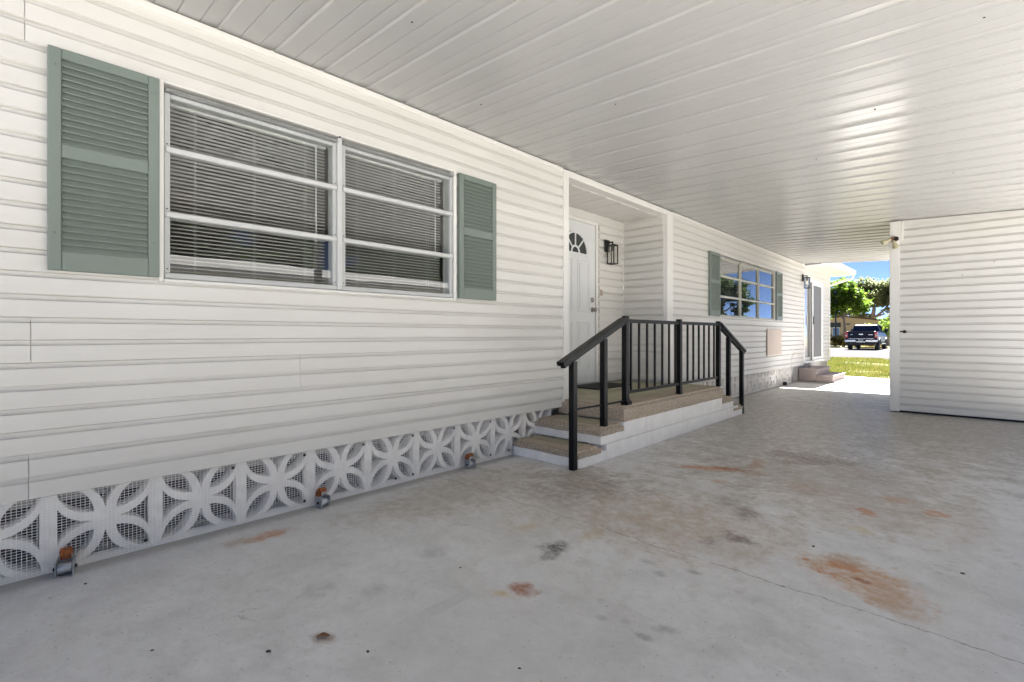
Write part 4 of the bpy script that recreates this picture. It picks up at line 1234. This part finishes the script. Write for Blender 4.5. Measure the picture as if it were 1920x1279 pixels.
m = MB(); m.cbox(-.13, .13, -.046, -.036, 1.13, 1.22, .004); m.build('badge', M['chrome'], tg)
m = MB(); m.cbox(-.66, -.52, -.044, -.036, 1.13, 1.17, .003); m.build('badge', M['chrome'], tg)
m = MB(); m.cbox(.44, .72, -.044, -.036, 1.12, 1.16, .003); m.build('badge', M['chrome'], tg)
m = MB(); m.cbox(-.78, .78, -.045, -.036, .83, .86, .003); m.build('strip', M['chrome'], tg)
for s in (-1, 1):
    m = MB(); m.cbox(min(s * .815, s * 1.012), max(s * .815, s * 1.012), -.045, .14, .90, 1.32, .02); tl = m.build('taillight', M['tail'], tk)
    m = MB(); m.cbox(min(s * .86, s * .97), max(s * .86, s * .97), -.052, -.0455, 1.02, 1.14, .004); m.build('reverse_lens', M['tailclear'], tl)
m = MB(); m.cbox(-1.0, -.30, -.22, .0, .58, .78, .03); m.cbox(.30, 1.0, -.22, .0, .58, .78, .03); m.cbox(-.30, .30, -.20, 0, .56, .66, .02); m.build('bumper', M['chrome'], tk)
m = MB(); m.cbox(-.30, .30, -.16, -.02, .661, .80, .01); m.build('bumper_step', M['trimblack'], tk)
m = MB(); m.cbox(-.155, .155, -.185, -.165, .66, .80, .003); pl = m.build('number_plate', M['plate'], tk)
m = MB(); m.cbox(-.12, .12, -.190, -.1855, .705, .755, .001); m.build('plate_print', M['plategreen'], pl)
m = MB(); m.box(-.85, .85, .1, 5.6, .36, .55); m.cbox(-.08, .08, -.22, .1, .40, .52, .01); m.build('chassis', M['trimblack'], tk)
for s in (-1, 1):
    m = MB(); m.cbox(min(s * .93, s * 1.05), max(s * .93, s * 1.05), 1.9, 4.0, .42, .50, .02); m.build('side_step', M['chrome'], tk)
    m = MB(); m.cbox(min(s * 1.0, s * 1.22), max(s * 1.0, s * 1.22), 3.72, 3.84, 1.38, 1.62, .03); m.build('mirror', M['truck'], tk)
    for y in (1.15, 4.75):
        wh = link('wheel', None, tk, (s * .86, y, .40))
        m = MB(); m.lathe([(.24, -.13), (.36, -.135), (.40, -.09), (.40, .09), (.36, .135), (.24, .13)], 24, Matrix.Rotation(R(90), 4, 'Y')); m.build('tyre', M['rubber'], wh)
        m = MB(); m.lathe([(.04, -.10), (.235, -.12), (.235, .12), (.20, .10), (.06, .115), (.02, .12)], 18, Matrix.Rotation(R(90 if s > 0 else -90), 4, 'Y')); m.build('rim', M['rim'], wh)
        m = MB()
        for k in range(10):
            a0, a1 = math.pi * k / 10, math.pi * (k + 1) / 10
            m.prism([(y + .46 * math.cos(a0), .40 + .46 * math.sin(a0)), (y + .46 * math.cos(a1), .40 + .46 * math.sin(a1)), (y + .52 * math.cos(a1), .40 + .52 * math.sin(a1)), (y + .52 * math.cos(a0), .40 + .52 * math.sin(a0))], 'x', min(s * .90, s * 1.03), max(s * .90, s * 1.03))
        m.build('wheel_arch', M['trimblack'], tk)
for k, (x, lab) in enumerate(((-6.7, 'yellow wheel stop left of the parked pickup'), (-3.35, 'yellow wheel stop showing beneath the parked pickup'), (-.3, 'yellow wheel stop right of the pickup behind the shed'))):
    m = MB(); m.prism([(-.10, 0), (.10, 0), (.07, .13), (-.07, .13)], 'x', -.95, .95)
    tag(m.build('wheel_stop', M['stopyellow'], loc=(x, 51.2, -.0745)), lab, 'wheel stop', 'yellow wheel stops in the parking court')
# lamp post
lp = thing('lamp_post', 'slim dark lamp post in front of the tan building', 'lamp post', (-6.85, 55.5, GZ))
m = MB(); m.tube([(0, 0, 0), (0, 0, .3), (0, 0, 5.0)], [.10, .075, .06], 10); m.build('pole', M['pole'], lp)
m = MB(); m.lathe([(.05, 5.0), (.16, 5.05), (.20, 5.25), (.13, 5.45), (.03, 5.52)], 12); m.build('lantern', M['glass_car'], lp)
# tan building
tb = thing('tan_building', 'low tan gabled building with a dark opening behind the parked pickup', 'building', (-7.3, 63, GZ))
m = MB(); m.prism([(-6.5, 0), (4.2, 0), (4.2, 2.45), (-.25, 3.05), (-6.5, 2.35)], 'y', 0, 9); m.build('wall', M['tan'], tb)
m = MB(); m.prism([(-6.9, 2.33), (-.25, 3.06), (4.6, 2.42), (4.6, 2.56), (-.25, 3.20), (-6.9, 2.47)], 'y', -.35, 9.3); m.build('roof', M['roofbrown'], tb)
m = MB(); m.box(-3.2, -.42, -.06, -.003, 1.95, 2.45); m.build('awning_band', M['pole'], tb)
for x0, x1 in ((-3.1, -2.2), (-2.1, -1.3), (-1.2, -.5)):
    m = MB(); m.box(x0, x1, -.05, -.003, .25, 1.94); w_ = m.build('window', M['trim'], tb)
    m = MB(); m.box(x0 + .08, x1 - .08, -.06, -.051, .33, 1.86); m.build('pane', M['glass_car'], w_)
m = MB(); m.cbox(-.10, .40, -.25, -.003, 2.22, 2.32, .03); m.build('wall_lamp', M['pole'], tb)
